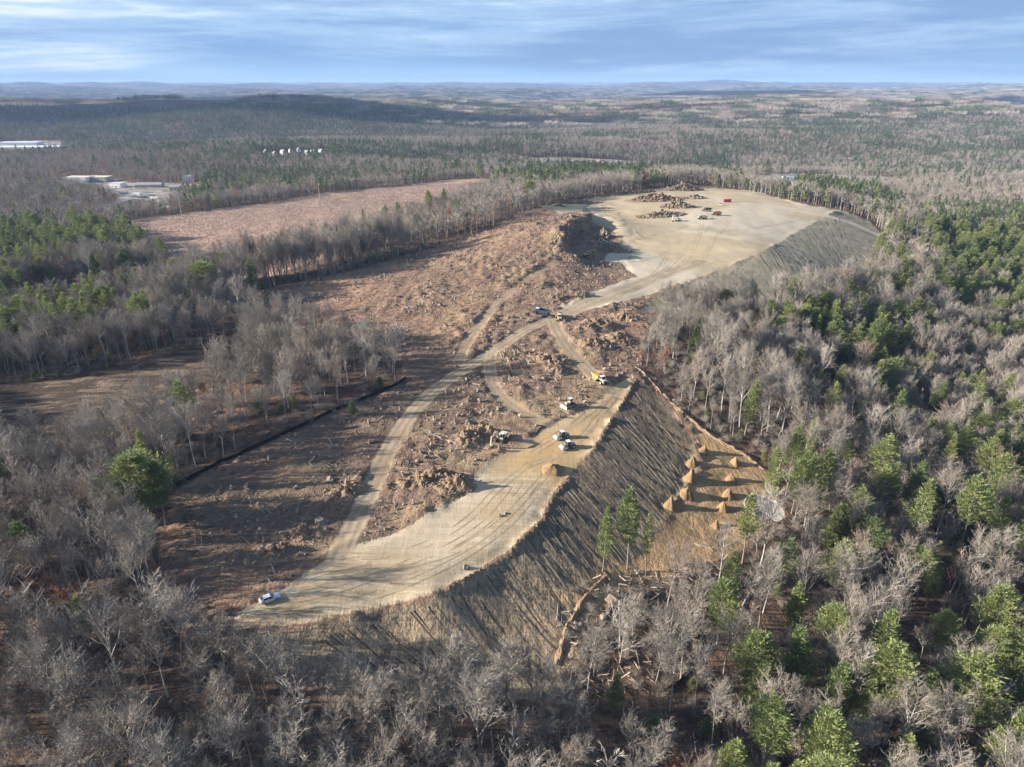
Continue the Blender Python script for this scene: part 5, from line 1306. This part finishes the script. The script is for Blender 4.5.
for i, (x, y) in enumerate([(547,160),(575,161),(601,161),(632,164)]):
    p = flat_ground(x, y); o = bpy.data.objects.new('gravel_pile', ROCKS[i]); COL.objects.link(o); o.location = p; o.scale = (9, 6, 4); o['label'] = ['leftmost','second','third','rightmost'][i] + ' pale gravel pile in the far pit behind the treeline'; o['category'] = 'gravel pile'; o['group'] = 'gravel piles in the far pit'
def pole(px_, py_, H, label, arms=True, m=None):
    c = flat_ground(px_, py_); t = thing('utility_pole', c, R(20), label, 'pole', 'utility poles'); B().cyl((0, 0, -1), (0, 0, H), .28, m or M_pale, 8, .18).build('post', t)
    if arms: B().box((0, 0, H - 1.5), (.2, 4.5, .25), m_log).build('crossarm', t); B().cyl((0, -2, H - 1.3), (0, -2, H - .7), .12, white, 6).build('insulator', t); B().cyl((0, 2, H - 1.3), (0, 2, H - .7), .12, white, 6).build('insulator', t)
pole(182, 217, 20, 'tall pale pole at the left corner of the far meadow'); pole(140, 190, 16, 'pole beside the equipment yard'); pole(556, 166, 34, 'tall pale pole behind the far gravel pit'); pole(213, 205, 18, 'pole in the dark woods strip behind the far meadow'); pole(320, 200, 18, 'pole standing at the back edge of the far meadow')
# wheel ruts pressed into the pads and the field
m_rut, h = mat('rut_soil'); g = h.n('ShaderNodeNewGeometry').outputs['Position']
c = h.mix(h.ss(h.noise(g, .25, 4), .35, .65), (.31, .235, .145), (.42, .335, .22)); finish(m_rut, h, c, .95)
rb_ = B()
for pts_ in [[(270,606),(340,590),(400,566),(455,545),(500,512),(520,480)],[(280,612),(350,602),(420,580),(480,548),(520,514),(545,480)],[(345,556),(372,560),(420,548),(470,520),(498,488),(530,462)],[(330,575),(390,570),(450,556),(505,520),(536,486),(560,455)],
    [(520,460),(556,440),(590,412),(612,392)],[(530,470),(566,452),(596,420),(616,396)],[(590,430),(575,446),(552,458),(525,466)],[(600,396),(606,410),(596,430),(580,440)],[(505,452),(540,446),(566,430),(600,402)],
    [(610,300),(650,284),(690,262),(700,240),(702,224)],[(620,296),(660,276),(684,256),(690,240),(712,226)],[(640,284),(672,262),(676,240),(664,226),(640,222)],[(700,268),(706,250),(716,232),(730,220)],[(690,230),(730,232),(770,226),(800,220)],[(600,262),(640,264),(668,256),(680,240)],[(636,240),(660,234),(690,226)],[(700,205),(712,212),(716,224)],
    [(470,340),(490,322),(520,298),(548,286)],[(440,300),(480,290),(520,270),(548,250)],[(500,348),(508,372),(524,396),(548,414)],[(512,344),(520,366),(536,388),(556,404)],[(380,310),(430,296),(470,282),(500,262)],[(360,470),(330,500),(300,520)],[(420,430),(440,440),(470,446),(496,446)],[(392,470),(410,476),(440,470),(480,452)]]:
    P_ = smooth_line(line_w(pts_), 3); L = np.concatenate([[0], np.cumsum(np.linalg.norm(np.diff(P_, axis=0), axis=1))]); s_ = np.arange(0, L[-1], .8); X_ = np.interp(s_, L, P_[:, 0]); Y_ = np.interp(s_, L, P_[:, 1])
    dx, dy = np.gradient(X_), np.gradient(Y_); q = np.hypot(dx, dy) + 1e-9; nx_, ny_ = -dy / q, dx / q
    for off in (-1.05, 1.05):
        gap = fbm(s_ / 9 + off * 7 + pts_[0][0], s_ * 0, 2, 55); w_ = .22 * sstep(gap, .34, .46)
        V = []
        for j in (-1, 1):
            xx = X_ + nx_ * (off + j * w_); yy = Y_ + ny_ * (off + j * w_); V.append(np.stack([xx, yy, zat(xx, yy) + .035], -1))
        n = len(s_); VV = np.concatenate(V); rb_.add([tuple(v) for v in VV], [(i, n + i, n + i + 1, i + 1) for i in range(n - 1) if w_[i] + w_[i + 1] > .05], m_rut)
o = rb_.build('wheel_ruts', None); o['kind'] = 'structure'
# furrows left by dozer tracks climbing the fill slope
m_fd, h = mat('furrow_dark'); g = h.n('ShaderNodeNewGeometry').outputs['Position']; finish(m_fd, h, h.mix(h.ss(h.noise(g, .5, 3), .4, .6), (.09, .07, .05), (.17, .13, .09)), .95)
m_fl, h = mat('furrow_light'); g = h.n('ShaderNodeNewGeometry').outputs['Position']; finish(m_fl, h, h.mix(h.ss(h.noise(g, .5, 3), .4, .6), (.22, .17, .115), (.33, .265, .185)), .95)
fb_ = B()
def resamp(P_, n):
    L = np.concatenate([[0], np.cumsum(np.linalg.norm(np.diff(P_, axis=0), axis=1))]); s_ = np.linspace(0, L[-1], n); return np.stack([np.interp(s_, L, P_[:, 0]), np.interp(s_, L, P_[:, 1])], -1)
def furrows(top, bot, n, wd):
    A_, B2 = resamp(smooth_line(line_w(top), 2), n), resamp(smooth_line(line_w(bot), 2), n)
    for i in range(n):
        a, b2 = A_[i], B2[i] + np.random.randn(2) * .5; L = np.linalg.norm(b2 - a); m_ = max(6, int(L / 1.2)); t = np.linspace(.02, 1, m_)[:, None]; P_ = a + (b2 - a) * t; d = (b2 - a) / L; nn = np.array([-d[1], d[0]])
        P_ = P_ + nn * ((fbm(t * L / 14 + i * 3.1, t * 0 + i * .13, 2, 71) - .5) * 1.6); gap = fbm(t[:, 0] * L / 7 + i * 5.7, t[:, 0] * 0, 2, 72); w_ = wd * sstep(gap, .42, .56) * random.uniform(.6, 1.2)
        l_, r_ = P_ - nn * w_[:, None], P_ + nn * w_[:, None]; V = [(x, y, z + .05) for x, y, z in zip(np.r_[l_[:, 0], r_[:, 0]], np.r_[l_[:, 1], r_[:, 1]], np.maximum(zat(l_[:, 0], l_[:, 1]), zat(r_[:, 0], r_[:, 1])).tolist() * 2)]
        fb_.add(V, [(j, m_ + j, m_ + j + 1, j + 1) for j in range(m_ - 1) if w_[j] + w_[j + 1] > .04], m_fd if i % 2 else m_fl)
furrows([(600,446),(574,480),(556,504),(540,532),(500,565),(440,602),(380,620),(320,636)], [(664,520),(640,552),(618,574),(598,596),(574,640),(540,680),(470,690),(400,690)], 120, .22)
furrows([(637,386),(628,404),(612,428),(600,446)], [(694,462),(690,486),(680,504),(664,520)], 44, .20)
furrows([(838,216),(800,230),(764,255),(722,273)], [(866,284),(846,296),(800,306),(760,306)], 30, .34)
o = fb_.build('track_furrows', None); o['kind'] = 'structure'
# pond behind the hilltop trees
m_wat, h = mat('water'); finish(m_wat, h, (.05, .08, .11), .08, spec=.5)
P_ = poly_w([(781,191),(788,188),(796,189),(797,194),(788,197)]); zw = float(hb(P_[:, 0], P_[:, 1]).max()) + .4; b = B(); n = len(P_)
b.add([(x, y, zw) for x, y in P_], [tuple(range(n))], m_wat); o = b.build('pond', None); o['kind'] = 'structure'
# unseen clouds added to throw shade on the long ridge and far woods
sh = sv; tgt = np.array([(-1150, 2500), (-500, 2620), (-1900, 2450)]); m_cl, h = mat('shade_cloud'); finish(m_cl, h, (.9, .9, .92), 1.0, spec=0)
for i, (x, y, a, b_) in enumerate([(-1300, 2600, 1150, 210), (1900, 4700, 1200, 300), (-2600, 5200, 1100, 250), (600, 6900, 2000, 350)]):
    al = 2100; q = Vector((x, y, 0)) + Vector(sh) * (al / sh.z); bm = bmesh.new(); bmesh.ops.create_icosphere(bm, subdivisions=5, radius=1.0)
    for v in bm.verts:
        n_ = mnoise.fractal(v.co * 1.8 + Vector((i * 5.0, 0, 0)), 1.0, 2.0, 5); v.co *= 1 + .45 * n_
        if v.co.z < -.25: v.co.z = -.25 + (v.co.z + .25) * .2
    me = bpy.data.meshes.new('shade_cloud'); bm.to_mesh(me); bm.free(); me.materials.append(m_cl); me.polygons.foreach_set('use_smooth', [True] * len(me.polygons)); o = bpy.data.objects.new('shade_cloud', me); COL.objects.link(o); o.location = q; o.scale = (a, b_, 260); o['kind'] = 'structure'
# ------------------------------------------------------------------ the air
hz = bpy.data.meshes.new('haze'); lo_ = float(GZ[(AY < 30000)].min()) - 1; S_ = 58000.0; zt_ = max(150.0, float(GZ[:, np.abs(AX) < 40000].max()) + 30)
Vh = [(x, y, z) for z in (float(GZ.min()) - 1, zt_) for x, y in ((-41000, -900), (41000, -900), (41000, 61500), (-41000, 61500))]
hz.from_pydata(Vh, [], [(0, 3, 2, 1), (4, 5, 6, 7), (0, 1, 5, 4), (1, 2, 6, 5), (2, 3, 7, 6), (3, 0, 4, 7)]); mh, h = mat('haze')
pv = h.n('ShaderNodeVolumePrincipled'); pv.inputs['Color'].default_value = (.42, .62, 1.0, 1); pv.inputs['Density'].default_value = 5.6e-5; pv.inputs['Anisotropy'].default_value = .0
oo = h.n('ShaderNodeOutputMaterial'); h.l(pv.outputs[0], oo.inputs['Volume']); hz.materials.append(mh); o = bpy.data.objects.new('haze', hz); COL.objects.link(o); o['kind'] = 'stuff'
